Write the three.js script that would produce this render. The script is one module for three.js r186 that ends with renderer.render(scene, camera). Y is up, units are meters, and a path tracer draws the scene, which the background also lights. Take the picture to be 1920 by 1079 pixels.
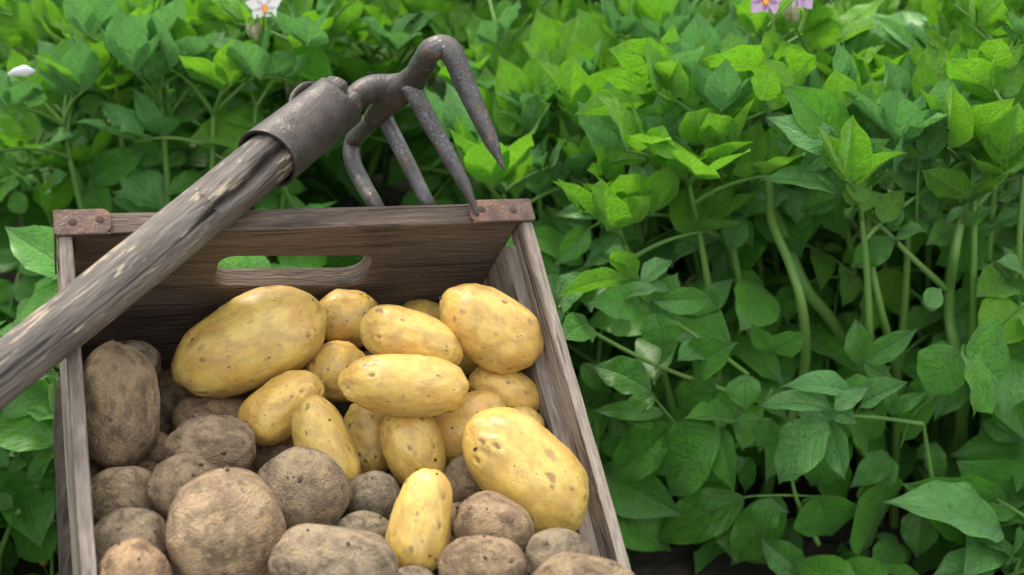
import * as THREE from 'three';
import { mergeGeometries } from 'three/addons/utils/BufferGeometryUtils.js';

// ------------------------------------------------------------------ camera, sky, sun, exposure
const scene = new THREE.Scene();
const PITCH = THREE.MathUtils.degToRad(30), FPX = 2247, CX = 960, CY = 539.5;   // focal length in photograph pixels
const camera = new THREE.PerspectiveCamera(2 * THREE.MathUtils.radToDeg(Math.atan(CY / FPX)), 1920 / 1079, 0.05, 60);
camera.position.set(0, 0.9, 0);
camera.rotation.set(-PITCH, 0, 0);
camera.focus = 0.93; camera.userData.fStop = 5.6;
camera.updateMatrixWorld(true);

const renderer = new THREE.WebGLRenderer({ antialias: true });
renderer.toneMapping = THREE.LinearToneMapping;
renderer.toneMappingExposure = 1.65;
renderer.shadowMap.enabled = true;

function overcastSky() {
  const W = 128, H = 64, d = new Float32Array(W * H * 4);
  for (let j = 0; j < H; j++) for (let i = 0; i < W; i++) {
    const el = ((j + 0.5) / H - 0.5) * Math.PI, s = Math.sin(el), k = (j * W + i) * 4;
    const L = s > 0 ? 0.38 + 1.10 * s : 0.38;
    d[k] = L * 0.97; d[k + 1] = L; d[k + 2] = L * 1.05; d[k + 3] = 1;
  }
  const t = new THREE.DataTexture(d, W, H, THREE.RGBAFormat, THREE.FloatType);
  t.mapping = THREE.EquirectangularReflectionMapping; t.magFilter = THREE.LinearFilter; t.needsUpdate = true;
  return t;
}
const sky = overcastSky();
scene.background = sky; scene.environment = sky;
const sun = new THREE.DirectionalLight(0xfff4e4, 2.2);
sun.position.set(-1.1, 3.1, -2.9); sun.target.position.set(0, 0.3, -1);
sun.castShadow = true; sun.shadow.radius = 30; sun.shadow.mapSize.set(2048, 2048);
Object.assign(sun.shadow.camera, { left: -2.5, right: 2.5, top: 2.5, bottom: -2.5, near: 0.1, far: 9 });
scene.add(sun, sun.target);

// ------------------------------------------------------------------ helpers
const V = (x, y, z) => new THREE.Vector3(x, y, z);
function rng(seed) { let a = seed >>> 0; return () => { a = (a + 0x6D2B79F5) | 0; let t = Math.imul(a ^ (a >>> 15), 1 | a); t = (t + Math.imul(t ^ (t >>> 7), 61 | t)) ^ t; return ((t ^ (t >>> 14)) >>> 0) / 4294967296; }; }
const clamp = (x, a = 0, b = 1) => Math.min(b, Math.max(a, x));
const sstep = (a, b, x) => { const t = clamp((x - a) / (b - a)); return t * t * (3 - 2 * t); };
const mix = (a, b, t) => a + (b - a) * t;
const PERM = new Uint8Array(1024), VAL = new Float32Array(256);
{ const R = rng(12345), a = [...Array(256).keys()]; for (let i = 255; i > 0; i--) { const k = Math.floor(R() * (i + 1)); [a[i], a[k]] = [a[k], a[i]]; } for (let i = 0; i < 1024; i++) PERM[i] = a[i & 255]; for (let i = 0; i < 256; i++) VAL[i] = R(); }
function vn(x, y, z) {
  const xf = Math.floor(x), yf = Math.floor(y), zf = Math.floor(z); let u = x - xf, v = y - yf, w = z - zf; u = u * u * (3 - 2 * u); v = v * v * (3 - 2 * v); w = w * w * (3 - 2 * w);
  const xi = xf & 255, yi = yf & 255, zi = zf & 255, A = PERM[xi] + yi, B = PERM[xi + 1] + yi, AA = PERM[A] + zi, AB = PERM[A + 1] + zi, BA = PERM[B] + zi, BB = PERM[B + 1] + zi;
  const a0 = VAL[PERM[AA]], a1 = VAL[PERM[BA]], a2 = VAL[PERM[AB]], a3 = VAL[PERM[BB]], b0 = VAL[PERM[AA + 1]], b1 = VAL[PERM[BA + 1]], b2 = VAL[PERM[AB + 1]], b3 = VAL[PERM[BB + 1]];
  const p = a0 + (a1 - a0) * u, q = a2 + (a3 - a2) * u, r = b0 + (b1 - b0) * u, s = b2 + (b3 - b2) * u, m = p + (q - p) * v, n = r + (s - r) * v;
  return m + (n - m) * w;
}
function fbm(x, y, z, o = 4) { let s = 0, a = 0.5, n = 0; for (let i = 0; i < o; i++) { s += a * vn(x, y, z); n += a; a *= 0.5; x = x * 2.03 + 11.3; y = y * 2.03 + 5.1; z = z * 2.03 + 7.7; } return s / n; }
const dist3 = (q, x, y, z) => { const a = q[0] - x, b = q[1] - y, c = q[2] - z; return Math.sqrt(a * a + b * b + c * c); };
const toS = (c) => clamp(c <= 0.0031308 ? 12.92 * c : 1.055 * Math.pow(c, 1 / 2.4) - 0.055) * 255;
function tex(W, H, fn, colour, repeat = true) {      // fn(u, v, out) with linear values
  const d = new Uint8Array(W * H * 4), o = [0, 0, 0];
  for (let j = 0; j < H; j++) for (let i = 0; i < W; i++) {
    fn((i + 0.5) / W, (j + 0.5) / H, o); const k = (j * W + i) * 4;
    for (let c = 0; c < 3; c++) d[k + c] = colour ? toS(o[c]) : clamp(o[c]) * 255;
    d[k + 3] = 255;
  }
  const t = new THREE.DataTexture(d, W, H); t.magFilter = THREE.LinearFilter; t.minFilter = THREE.LinearMipmapLinearFilter;
  if (colour) t.colorSpace = THREE.SRGBColorSpace;
  t.wrapS = t.wrapT = repeat ? THREE.RepeatWrapping : THREE.ClampToEdgeWrapping; t.needsUpdate = true;
  return t;
}
const taken = new Map();
function numbered(n) { const k = taken.get(n) || 0; taken.set(n, k + 1); return k ? `${n}_${String(k).padStart(3, '0')}` : n; }
function mesh(name, geo, mat, parent) { const m = new THREE.Mesh(geo, mat); m.name = name; m.castShadow = m.receiveShadow = true; parent.add(m); return m; }
function thing(name, label, category, pos, group) { const g = new THREE.Group(); g.name = numbered(name); if (pos) g.position.copy(pos); g.userData = { label, category }; if (group) g.userData.group = group; scene.add(g); return g; }

// A photograph pixel gives a direction; the distance comes from the plane or the depth given with it.
const camM = camera.matrixWorld;
const camDir = (px, py) => V((px - CX) / FPX, (CY - py) / FPX, -1).transformDirection(camM).multiplyScalar(Math.hypot((px - CX) / FPX, (CY - py) / FPX, 1));
const atDepth = (px, py, d) => camera.position.clone().addScaledVector(camDir(px, py), d);
const onZ = (px, py, z) => { const q = camDir(px, py); return camera.position.clone().addScaledVector(q, z / q.z); };
// The crate's own axes: a to its right, b towards its front, c up from the rim; origin at the back corner of the rim.
const turn = (x, y, z) => V(x, y, z).transformDirection(camM);
const eA = turn(0.92546483, 0.04984766, -0.3755397), eB = turn(0.23160283, -0.85892152, 0.45674276), eC = turn(0.29979157, 0.50967541, 0.80644652);
const rimO = atDepth(103.89, 399.57, 0.84235);
const inCrate = (a, b, c) => rimO.clone().addScaledVector(eA, a).addScaledVector(eB, b).addScaledVector(eC, c);
const toCrate = (p) => { const e = p.clone().sub(rimO); return V(e.dot(eA), e.dot(eB), e.dot(eC)); };
const onRim = (px, py, c) => { const q = camDir(px, py), t = inCrate(0, 0, c).sub(camera.position).dot(eC) / q.dot(eC); return camera.position.clone().addScaledVector(q, t); };
const onBack = (px, py, b) => { const q = camDir(px, py), t = inCrate(0, b, 0).sub(camera.position).dot(eB) / q.dot(eB); return camera.position.clone().addScaledVector(q, t); };

// a swept tube along points with a radius for each, slightly uneven; u runs along its length in metres
function sweep(pts, radii, seg = 24, rad = 10, opt = {}) {
  const curve = new THREE.CatmullRomCurve3(pts, false, 'centripetal'), fr = curve.computeFrenetFrames(seg, false), len = curve.getLength();
  const pos = [], uv = [], idx = [], rAt = (t) => { const x = t * (radii.length - 1), i = Math.min(radii.length - 2, Math.floor(x)); return mix(radii[i], radii[i + 1], sstep(0, 1, x - i) * 0.5 + (x - i) * 0.5); };
  const P = V(), dir = V();
  for (let i = 0; i <= seg; i++) {
    const t = i / seg; curve.getPointAt(t, P); const r = rAt(t);
    for (let j = 0; j <= rad; j++) {
      const a = j / rad * Math.PI * 2, ca = Math.cos(a), sa = Math.sin(a) * (opt.flat || 1);
      dir.copy(fr.normals[i]).multiplyScalar(ca).addScaledVector(fr.binormals[i], sa);
      const rq = opt.sq ? r * 0.95 / Math.pow(Math.cos(a) ** 4 + Math.sin(a) ** 4, 0.16) : r, k = rq * (1 + (opt.rough || 0) * (fbm(t * len * (opt.freq || 60), Math.cos(a) * 1.6 + 9, Math.sin(a) * 1.6, 3) - 0.5)) + (opt.dent ? opt.dent(t, a, r) : 0);
      pos.push(P.x + dir.x * k, P.y + dir.y * k, P.z + dir.z * k); uv.push(t * len, j / rad * 2 * Math.PI * radii[0]);
    }
  }
  for (let i = 0; i < seg; i++) for (let j = 0; j < rad; j++) { const a = i * (rad + 1) + j, b = a + rad + 1; idx.push(a, a + 1, b, b, a + 1, b + 1); }
  for (const [ring, flip] of [[0, true], [seg, false]]) {
    curve.getPointAt(ring / seg, P); const c = pos.length / 3, tg = curve.getTangentAt(ring / seg), r = rAt(ring / seg) * (opt.cap ?? 0.4);
    pos.push(P.x + tg.x * r * (flip ? -1 : 1), P.y + tg.y * r * (flip ? -1 : 1), P.z + tg.z * r * (flip ? -1 : 1)); uv.push(ring / seg * len, 0);
    for (let j = 0; j < rad; j++) { const a = ring * (rad + 1) + j; flip ? idx.push(c, a + 1, a) : idx.push(c, a, a + 1); }
  }
  const g = new THREE.BufferGeometry(); g.setAttribute('position', new THREE.Float32BufferAttribute(pos, 3)); g.setAttribute('uv', new THREE.Float32BufferAttribute(uv, 2)); g.setIndex(idx); g.computeVertexNormals();
  const n = g.attributes.normal;   // close the shading seam
  for (let i = 0; i <= seg; i++) { const a = i * (rad + 1), b = a + rad, v = V(n.getX(a) + n.getX(b), n.getY(a) + n.getY(b), n.getZ(a) + n.getZ(b)).normalize(); n.setXYZ(a, v.x, v.y, v.z); n.setXYZ(b, v.x, v.y, v.z); }
  return g;
}

// ------------------------------------------------------------------ ground: garden soil, heaped up under the tilted crate
const CR = { W: 0.36, L: 0.5, H: 0.24, slat: 0.0095, panel: 0.0185 };
function groundHeight(x, z) {
  const base = 0.03 * (fbm(x * 5, z * 5, 2, 3) - 0.5) + 0.012 * (fbm(x * 40, z * 40, 3, 3) - 0.5);
  const n = eC, b0 = inCrate(0, 0, -CR.H - 0.005);
  let y = b0.y - ((x - b0.x) * n.x + (z - b0.z) * n.z) / n.y, e = toCrate(V(x, y, z));
  const ca = clamp(e.x, 0, CR.W), cb = clamp(e.y, 0, CR.L), out = Math.hypot(e.x - ca, e.y - cb);
  const edge = inCrate(ca, cb, -CR.H - 0.005).y;
  return mix(Math.min(y, edge), base, sstep(0, 0.055, out));
}
{
  const N = 220, pos = [], uv = [], idx = [];
  const f = (t) => 1.3 * t + 16 * Math.pow(t, 7);
  for (let j = 0; j <= N; j++) for (let i = 0; i <= N; i++) { const x = f(i / N * 2 - 1), z = f(j / N * 2 - 1) - 0.9; pos.push(x, groundHeight(x, z), z); uv.push(x, z); }
  for (let j = 0; j < N; j++) for (let i = 0; i < N; i++) { const a = j * (N + 1) + i; idx.push(a, a + N + 1, a + 1, a + 1, a + N + 1, a + N + 2); }
  const g = new THREE.BufferGeometry(); g.setAttribute('position', new THREE.Float32BufferAttribute(pos, 3)); g.setAttribute('uv', new THREE.Float32BufferAttribute(uv, 2)); g.setIndex(idx); g.computeVertexNormals();
  const map = tex(512, 512, (u, v, o) => { const k = fbm(u * 24, v * 24, 4, 4), s = 0.55 + 0.9 * k; o[0] = 0.036 * s; o[1] = 0.027 * s; o[2] = 0.019 * s; }, true);
  const bump = tex(512, 512, (u, v, o) => { o[0] = o[1] = o[2] = fbm(u * 40, v * 40, 9, 5); }, false);
  const m = mesh('ground', g, new THREE.MeshStandardMaterial({ map, bumpMap: bump, bumpScale: 0.02, roughness: 1 }), scene);
  m.userData = { kind: 'structure', label: 'dark crumbly garden soil under the potato plants', category: 'soil' };
}

// ------------------------------------------------------------------ wood and iron materials
function woodMaps(seed, light, dark, spec, W = 1280, H = 640, chip = 0) {   // tile 0.6 m along the grain, 0.3 m across
  const grain = new Float32Array(W * H);
  const col = tex(W, H, (u, v, o) => {
    const warp = 0.03 * (fbm(u * 4, v * 5, seed, 3) - 0.5);
    const g1 = fbm(u * 5, (v + warp) * 70, seed + 1, 3), g2 = vn(u * 75, (v + warp) * 330, seed + 2), g3 = vn(u * 22, (v + warp) * 150, seed + 5), knot = sstep(0.80, 0.9, vn(u * 9 + 2.2, v * 9 + seed, seed + 15));
    const crack = sstep(0.83, 0.93, vn(u * 7, (v + warp * 0.6) * 120, seed + 3));
    const patch = sstep(0.35, 0.72, fbm(u * 6, v * 5, seed + 4, 4)), stain = sstep(0.56, 0.74, fbm(u * 9 + 4, v * 12, seed + 8, 4));
    let k = 0.45 * g1 + 0.3 * g2 + 0.25 * g3; k = clamp(k * 1.25 - 0.12 + 0.35 * (patch - 0.5));
    const chips = chip * sstep(0.67, 0.72, fbm(u * 34 + 4 * g1, v * 130 + 2 * g3, seed + 6, 4) * 0.62 + 0.38 * fbm(u * 9, v * 11, seed + 7, 3) + 0.06 * (g2 - 0.5));
    const d = (1 - 0.65 * crack - 0.35 * stain) * (1 - 0.45 * knot);
    for (let c = 0; c < 3; c++) o[c] = mix(mix(dark[c], light[c], k) * d, spec[c], chips);
    grain[Math.min(H - 1, Math.floor(v * H)) * W + Math.min(W - 1, Math.floor(u * W))] = clamp(0.5 * g2 + 0.25 * g1 + 0.25 * g3 - 0.5 * crack + 0.1 + 0.3 * chips);
  }, true);
  const bump = tex(W, H, (u, v, o) => { o[0] = o[1] = o[2] = grain[Math.min(H - 1, Math.floor(v * H)) * W + Math.min(W - 1, Math.floor(u * W))]; }, false);
  for (const t of [col, bump]) t.repeat.set(1 / 0.6, 1 / 0.3);
  return { map: col, bumpMap: bump };
}
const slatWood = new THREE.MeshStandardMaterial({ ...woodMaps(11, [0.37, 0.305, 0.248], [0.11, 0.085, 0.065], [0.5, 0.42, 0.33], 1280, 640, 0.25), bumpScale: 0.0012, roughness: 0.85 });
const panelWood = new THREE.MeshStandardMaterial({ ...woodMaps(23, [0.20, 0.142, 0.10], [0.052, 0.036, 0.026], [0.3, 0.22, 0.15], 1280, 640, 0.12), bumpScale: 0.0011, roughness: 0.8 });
const shaftWood = new THREE.MeshStandardMaterial({ ...woodMaps(37, [0.20, 0.168, 0.137], [0.044, 0.037, 0.031], [0.50, 0.39, 0.26], 1280, 640, 0.65), bumpScale: 0.0012, roughness: 0.75 });
function ironMaps(seed, base, rust, pale, amount, paleAmount) {             // tile 0.12 m
  const col = tex(512, 512, (u, v, o) => {
    const a = fbm(u * 14, v * 14, seed, 4), b = sstep(0.62 - amount, 0.78 - amount, fbm(u * 7, v * 7, seed + 3, 4)), p = sstep(0.60 - paleAmount, 0.78 - paleAmount, fbm(u * 90, v * 90, seed + 5, 3) * 0.6 + fbm(u * 6, v * 6, seed + 6, 3) * 0.4);
    for (let c = 0; c < 3; c++) o[c] = mix(mix(base[c], rust[c], b), pale[c], p * 0.7) * (0.55 + 0.9 * a);
  }, true);
  const bump = tex(512, 512, (u, v, o) => { o[0] = o[1] = o[2] = 0.6 * fbm(u * 40, v * 40, seed + 9, 3) + 0.4 * vn(u * 110, v * 110, seed); }, false);
  const rough = tex(256, 256, (u, v, o) => { o[0] = o[1] = o[2] = 0.55 + 0.4 * fbm(u * 12, v * 12, seed + 12, 3); }, false);
  for (const t of [col, bump, rough]) t.repeat.set(1 / 0.12, 1 / 0.12);
  return { map: col, bumpMap: bump, roughnessMap: rough };
}
const darkIron = new THREE.MeshStandardMaterial({ ...ironMaps(51, [0.078, 0.066, 0.058], [0.095, 0.072, 0.057], [0.20, 0.18, 0.16], -0.03, -0.02), bumpScale: 0.0005, metalness: 0.4, roughness: 0.65 });
const tineIron = new THREE.MeshStandardMaterial({ ...ironMaps(67, [0.102, 0.095, 0.092], [0.145, 0.095, 0.06], [0.23, 0.23, 0.235], -0.04, 0.0), bumpScale: 0.0005, metalness: 0.5, roughness: 0.6 });
const rustIron = new THREE.MeshStandardMaterial({ ...ironMaps(83, [0.105, 0.062, 0.047], [0.17, 0.088, 0.056], [0.26, 0.2, 0.165], 0.04, -0.04), bumpScale: 0.0009, metalness: 0.2, roughness: 0.8 });

// ------------------------------------------------------------------ the crate
const crate = thing('wooden_crate', 'weathered wooden crate with a slot handle, tilted and full of potatoes', 'crate');
{
  const B = new THREE.Matrix4().makeBasis(eA, eC, eB); crate.quaternion.setFromRotationMatrix(B);
  crate.position.copy(inCrate(CR.W / 2, CR.L / 2, -CR.H));
}
const cl = (a, b, c) => V(a - CR.W / 2, c + CR.H, b - CR.L / 2);   // crate axes to the group's own
function board(sx, sy, sz, seed, wear = 0.0016) {   // a sawn board: worn rounded edges, slight warp, grain along its longest side
  const s = [sx, sy, sz], L = s.indexOf(Math.max(...s)), R = rng(seed);
  const seg = s.map((d, i) => i === L ? Math.max(8, Math.round(d / 0.008)) : Math.max(4, Math.round(d / 0.03) + 2));
  const g = new THREE.BoxGeometry(sx, sy, sz, ...seg), p = g.attributes.position, uv = g.attributes.uv, nn = g.attributes.normal, u0 = R() * 0.08, v0 = R() * 0.3;
  const q = [0, 0, 0], inn = [0, 0, 0];
  for (let i = 0; i < p.count; i++) {
    q[0] = p.getX(i); q[1] = p.getY(i); q[2] = p.getZ(i);
    const rad = wear * (0.5 + 1.3 * fbm(q[L] * 40 + seed, q[(L + 1) % 3] > 0 ? 3 : 8, q[(L + 2) % 3] > 0 ? 1 : 5, 3));
    for (let k = 0; k < 3; k++) {   // the ring next to each edge moves out to the rounding
      const h = s[k] / 2, st = s[k] / seg[k]; if (Math.abs(Math.abs(q[k]) - (h - st)) < 1e-6) q[k] = Math.sign(q[k]) * (h - wear);
      inn[k] = clamp(q[k], -h + rad, h - rad);
    }
    const dx = q[0] - inn[0], dy = q[1] - inn[1], dz = q[2] - inn[2], l = Math.hypot(dx, dy, dz);
    if (l > 1e-9) { const k = Math.min(1, rad / l); q[0] = inn[0] + dx * k; q[1] = inn[1] + dy * k; q[2] = inn[2] + dz * k; }
    const ax = Math.abs(nn.getX(i)) > 0.5 ? 0 : Math.abs(nn.getY(i)) > 0.5 ? 1 : 2, other = [0, 1, 2].find((k) => k !== L && k !== ax) ?? (L + 1) % 3;
    if (ax === L) uv.setXY(i, u0 + q[(L + 1) % 3] * 0.3, v0 + q[(L + 2) % 3]); else uv.setXY(i, u0 + q[L] + s[L] / 2, v0 + q[other] + ax * 0.11);
    const warp = 0.0016 * (fbm(q[L] * 7 + seed * 3, seed, 1, 2) - 0.5);
    q[(L + 1) % 3] += warp; q[(L + 2) % 3] += warp * 0.6;
    p.setXYZ(i, q[0], q[1], q[2]);
  }
  g.computeVertexNormals(); return g;
}
function addBoard(name, a0, a1, b0, b1, c0, c1, seed, mat, label) {
  const m = mesh(name, board(a1 - a0, c1 - c0, b1 - b0, seed), mat, crate); m.position.copy(cl((a0 + a1) / 2, (b0 + b1) / 2, (c0 + c1) / 2)); if (label) m.userData.label = label; return m;
}
const T = CR.slat, PT = CR.panel, W = CR.W;
addBoard('side_slat', 0, T, 0.001, CR.L, -0.026, 0, 5, slatWood);
addBoard('side_slat', W - T, W, 0.001, CR.L, -0.026, 0, 6, slatWood);
for (const [c0, c1, s] of [[-0.122, -0.047, 7], [-0.216, -0.14, 9]]) {
  addBoard('side_slat', 0.0005, T + 0.0005, 0.001, CR.L, c0, c1, s, slatWood);
  addBoard('side_slat', W - T - 0.0055, W - 0.0005, PT + 0.001, CR.L - PT - 0.001, c0 === -0.122 ? c0 : c0, c1 === -0.047 ? -0.036 : c1, s + 20, slatWood);
}
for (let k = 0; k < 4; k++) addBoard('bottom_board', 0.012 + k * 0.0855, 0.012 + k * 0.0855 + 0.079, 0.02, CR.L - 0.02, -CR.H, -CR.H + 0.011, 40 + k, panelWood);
function endPanel(b, name) {
  const w2 = (W - 2 * T) / 2 - 0.001, s = new THREE.Shape(), bev = 0.0022, h = CR.H - 0.001;
  s.moveTo(-w2 + bev, -h + bev); s.lineTo(w2 - bev, -h + bev); s.lineTo(w2 - bev, -bev); s.lineTo(-w2 + bev, -bev); s.closePath();
  const hole = new THREE.Path(), x0 = 0.113 - W / 2, x1 = 0.240 - W / 2, y0 = -0.086, y1 = -0.036, sl = -0.006, r = 0.0195;   // slot handle, sawn a little askew
  hole.moveTo(x0 + r, y0); hole.lineTo(x1 - r, y0 + sl); hole.quadraticCurveTo(x1, y0 + sl, x1, y0 + sl + r); hole.lineTo(x1, y1 + sl - r * 0.9); hole.quadraticCurveTo(x1, y1 + sl, x1 - r * 0.8, y1 + sl);
  hole.lineTo(x0 + r * 0.8, y1); hole.quadraticCurveTo(x0, y1, x0, y1 - r * 0.9); hole.lineTo(x0, y0 + r); hole.quadraticCurveTo(x0, y0, x0 + r, y0);
  s.holes.push(hole);
  const g = new THREE.ExtrudeGeometry(s, { depth: PT - 2 * bev, bevelEnabled: true, bevelThickness: bev, bevelSize: bev, bevelSegments: 3, curveSegments: 10 });
  const p = g.attributes.position, uv = g.attributes.uv, n = g.attributes.normal;
  for (let i = 0; i < p.count; i++) { const z = p.getZ(i); if (Math.abs(n.getZ(i)) > 0.7) uv.setXY(i, p.getX(i) + 0.2, p.getY(i) + 0.3); else uv.setXY(i, p.getX(i) + p.getY(i) * 0.7 + 0.2, z + 0.11); }
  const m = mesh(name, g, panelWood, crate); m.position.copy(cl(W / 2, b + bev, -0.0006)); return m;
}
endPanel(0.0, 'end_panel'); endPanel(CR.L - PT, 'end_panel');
// rusty iron corner straps, bent over the end of the rim and nailed
function strap(a0, a1, flip, tail) {
  const g0 = [], th = 0.0012, N = 30, s = new THREE.Shape(), len = a1 - a0, wd = PT + 0.0015, r = 0.007;
  s.moveTo(0, 0); s.lineTo(len - r, 0); s.quadraticCurveTo(len, 0, len, r); s.lineTo(len, wd - r); s.quadraticCurveTo(len, wd, len - r, wd); s.lineTo(0, wd); s.closePath();
  const top = new THREE.ExtrudeGeometry(s, { depth: th, bevelEnabled: true, bevelThickness: 0.0003, bevelSize: 0.0003, bevelSegments: 1 }); top.rotateX(Math.PI / 2); top.translate(0, th, 0);
  const lip = new THREE.BoxGeometry(len * 0.98, 0.0045, th, 24, 1, 1); { const p = lip.attributes.position; for (let i = 0; i < p.count; i++) p.setY(i, p.getY(i) * (0.75 + 0.5 * fbm(p.getX(i) * 150, 3, a0 * 40, 2))); } lip.translate(len * 0.49, -0.0012, wd + th * 0.2);
  const side = new THREE.BoxGeometry(th, tail, wd * 0.96, 1, 8, 4); side.translate(-th * 0.6, -tail / 2 + th, wd / 2);
  const parts = [top, lip, side].map((g) => { const q = g.index ? g.toNonIndexed() : g; for (const k of Object.keys(q.attributes)) if (!['position', 'normal', 'uv'].includes(k)) q.deleteAttribute(k); return q; });
  const g = mergeGeometries(parts), p = g.attributes.position, uv = g.attributes.uv;
  for (let i = 0; i < p.count; i++) { uv.setXY(i, p.getX(i) + p.getY(i) + a0, p.getZ(i)); const x = p.getX(i), bend = 0.0006 * (fbm(x * 90, p.getZ(i) * 90, a0 * 10, 2) - 0.3); p.setY(i, p.getY(i) + bend); }
  g.computeVertexNormals();
  const m = mesh('corner_strap', g, rustIron, crate); m.position.copy(cl(flip ? W - a0 : a0, -0.0006, 0.0012)); if (flip) m.scale.x = -1;
  m.userData.label = 'rusty iron strap bent over the crate corner';
  for (const [x, z] of [[len * 0.8, 0.009], [len * 0.3, 0.0105]]) { const nail = new THREE.SphereGeometry(0.0032, 12, 6, 0, Math.PI * 2, 0, Math.PI / 2); nail.scale(1, 0.35, 1); nail.translate(x, th + 0.0003, z); mesh('nail', nail, rustIron, m); }
}
strap(-0.0005, 0.036, false, 0.055); strap(-0.0005, 0.053, true, 0.05);

// ------------------------------------------------------------------ the potato hook (four-tined fork)
{
  const R0 = 0.0188, pA = onRim(0, 700, R0), pB = onRim(520, 283, R0), h = pB.clone().sub(pA).normalize();
  const fork = thing('garden_fork', 'old four tined potato hook with a grey wooden shaft laid across the crate rim', 'garden fork', pA.clone().addScaledVector(h, -0.42));
  const o = fork.position, rel = (p) => p.clone().sub(o), along = (d) => rel(pB.clone().addScaledVector(h, d));
  // shaft, with a long split towards the collar
  const view = camera.position.clone().sub(pB).normalize();
  const pts = []; for (let i = 0; i <= 10; i++) { const t = i / 10; pts.push(along(mix(-0.68, 0.077, t)).addScaledVector(eC, 0.0025 * Math.sin(t * 7))); }
  const crackAt = 0; let phi0 = null;
  const curve = new THREE.CatmullRomCurve3(pts, false, 'centripetal'), frm = curve.computeFrenetFrames(260, false);
  { const n = frm.normals[200], b = frm.binormals[200]; phi0 = Math.atan2(view.dot(b), view.dot(n)); }
  const dirLow = (() => { const n = frm.normals[200], b = frm.binormals[200], lowdir = eB.clone(); return Math.atan2(lowdir.dot(b), lowdir.dot(n)); })();
  let dlt = Math.atan2(Math.sin(dirLow - phi0), Math.cos(dirLow - phi0));
  const shaft = sweep(pts, [0.0165, 0.0165, 0.017, 0.0178, 0.0196, 0.0196], 260, 150, {
    rough: 0.05, freq: 30, cap: 0.15,
    dent: (t, a) => {
      const s = t * 0.757 - 0.68;                       // metres from the collar's mouth
      if (s < -0.13) return 0;
      const c = phi0 + dlt * (0.28 - 0.55 * (s + 0.13) / 0.13 * 0.45 + 0.05 * Math.sin(s * 90)), d = Math.atan2(Math.sin(a - c), Math.cos(a - c));
      const wd = 0.045 + 0.12 * sstep(-0.13, 0.0, s), k = sstep(-0.13, -0.05, s);
      return -0.0095 * k * Math.exp(-(d * d) / (wd * wd)) + 0.0012 * k * Math.exp(-((d - 0.4) ** 2) / 0.03);
    } });
  mesh('shaft', shaft, shaftWood, fork).userData.label = 'weathered grey wooden shaft with a long split';
  // collar: a rolled iron socket
  const prof = []; for (let i = 0; i <= 14; i++) prof.push([i / 14, mix(0.0245, 0.0228, i / 14)]);
  const lathePts = [...prof.map(([t, r]) => new THREE.Vector2(r, t * 0.082)), new THREE.Vector2(0.0202, 0.082), ...prof.slice().reverse().map(([t, r]) => new THREE.Vector2(r - 0.0026, t * 0.082)), new THREE.Vector2(0.0245, 0)];
  const collarG = new THREE.LatheGeometry(lathePts, 56);
  { const p = collarG.attributes.position, uv = collarG.attributes.uv; for (let i = 0; i < p.count; i++) { const x = p.getX(i), y = p.getY(i), z = p.getZ(i), a = Math.atan2(z, x), k = 1 + 0.03 * (fbm(Math.cos(a) * 2 + 5, Math.sin(a) * 2, y * 40, 3) - 0.5); p.setXYZ(i, x * k, y + (y < 0.001 ? 0.006 * Math.sin(a + 0.6) : y > 0.08 ? 0.004 * Math.cos(a * 2) : 0), z * k); uv.setXY(i, y, a * 0.025); } }
  collarG.computeVertexNormals();
  const collar = mesh('collar', collarG, darkIron, fork); collar.position.copy(along(-0.012)); collar.quaternion.setFromUnitVectors(V(0, 1, 0), h);
  const upIm = eC.clone().cross(h).normalize();   // across the shaft, in the rim plane
  const fin = sweep([along(0.036).addScaledVector(upIm, 0.020), along(0.050).addScaledVector(upIm, 0.026), along(0.064).addScaledVector(upIm, 0.0262), along(0.074).addScaledVector(upIm, 0.022)], [0.0015, 0.0028, 0.003, 0.001], 14, 8, { rough: 0.2, flat: 2.2 });
  mesh('collar_lug', fin, darkIron, fork);
  // head: neck, two shoulders and four tines
  const d0 = 0.958, P = (x, y, d) => rel(atDepth(x, y, d));
  const e1 = h.clone().cross(eC).normalize(), th = THREE.MathUtils.degToRad(72), s = e1.clone().multiplyScalar(Math.cos(th)).addScaledVector(eC, Math.sin(th));
  if (camDir(0, 0) && s.dot(V(0, 1, 0)) < 0) s.negate();
  const H0 = atDepth(735, 182, d0);
  const onSpread = (px, py, c = H0) => { const q = camDir(px, py), n = q.clone().cross(camDir(px + 40, py + 36)).normalize(); const t = camera.position.clone().sub(c).dot(n) / s.dot(n); return c.clone().addScaledVector(s, t); };
  const dep = (p) => -p.clone().sub(camera.position).dot(V(0, 0, 1).transformDirection(camM));
  const D1 = dep(onSpread(655, 285)), D4 = dep(onSpread(828, 90)), D2 = mix(D1, D4, 0.34), D3 = mix(D1, D4, 0.66);
  const T3 = onRim(896, 403, 0.004), dT3 = dep(T3), dT4 = dT3 + (D4 - D3) * 1.0;
  const neck = sweep([along(0.035).addScaledVector(eC, -0.006).addScaledVector(upIm, -0.006), P(646, 207, d0 - 0.012), P(671, 180, d0 - 0.008), P(700, 165, d0 - 0.002), P(734, 164, d0), P(766, 156, mix(d0, D3, 0.7))], [0.006, 0.0075, 0.0094, 0.0104, 0.0108, 0.0096], 34, 16, { rough: 0.06, sq: 1 });
  mesh('neck', neck, darkIron, fork);
  const bridge = sweep([P(700, 222, D2), P(722, 195, mix(D2, D3, 0.35)), P(748, 174, mix(D2, D3, 0.7)), P(776, 148, D3), P(800, 112, mix(D3, D4, 0.7))], [0.0088, 0.0112, 0.0118, 0.0098, 0.0086], 30, 16, { rough: 0.06, sq: 1 });
  mesh('head', bridge, darkIron, fork);
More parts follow.
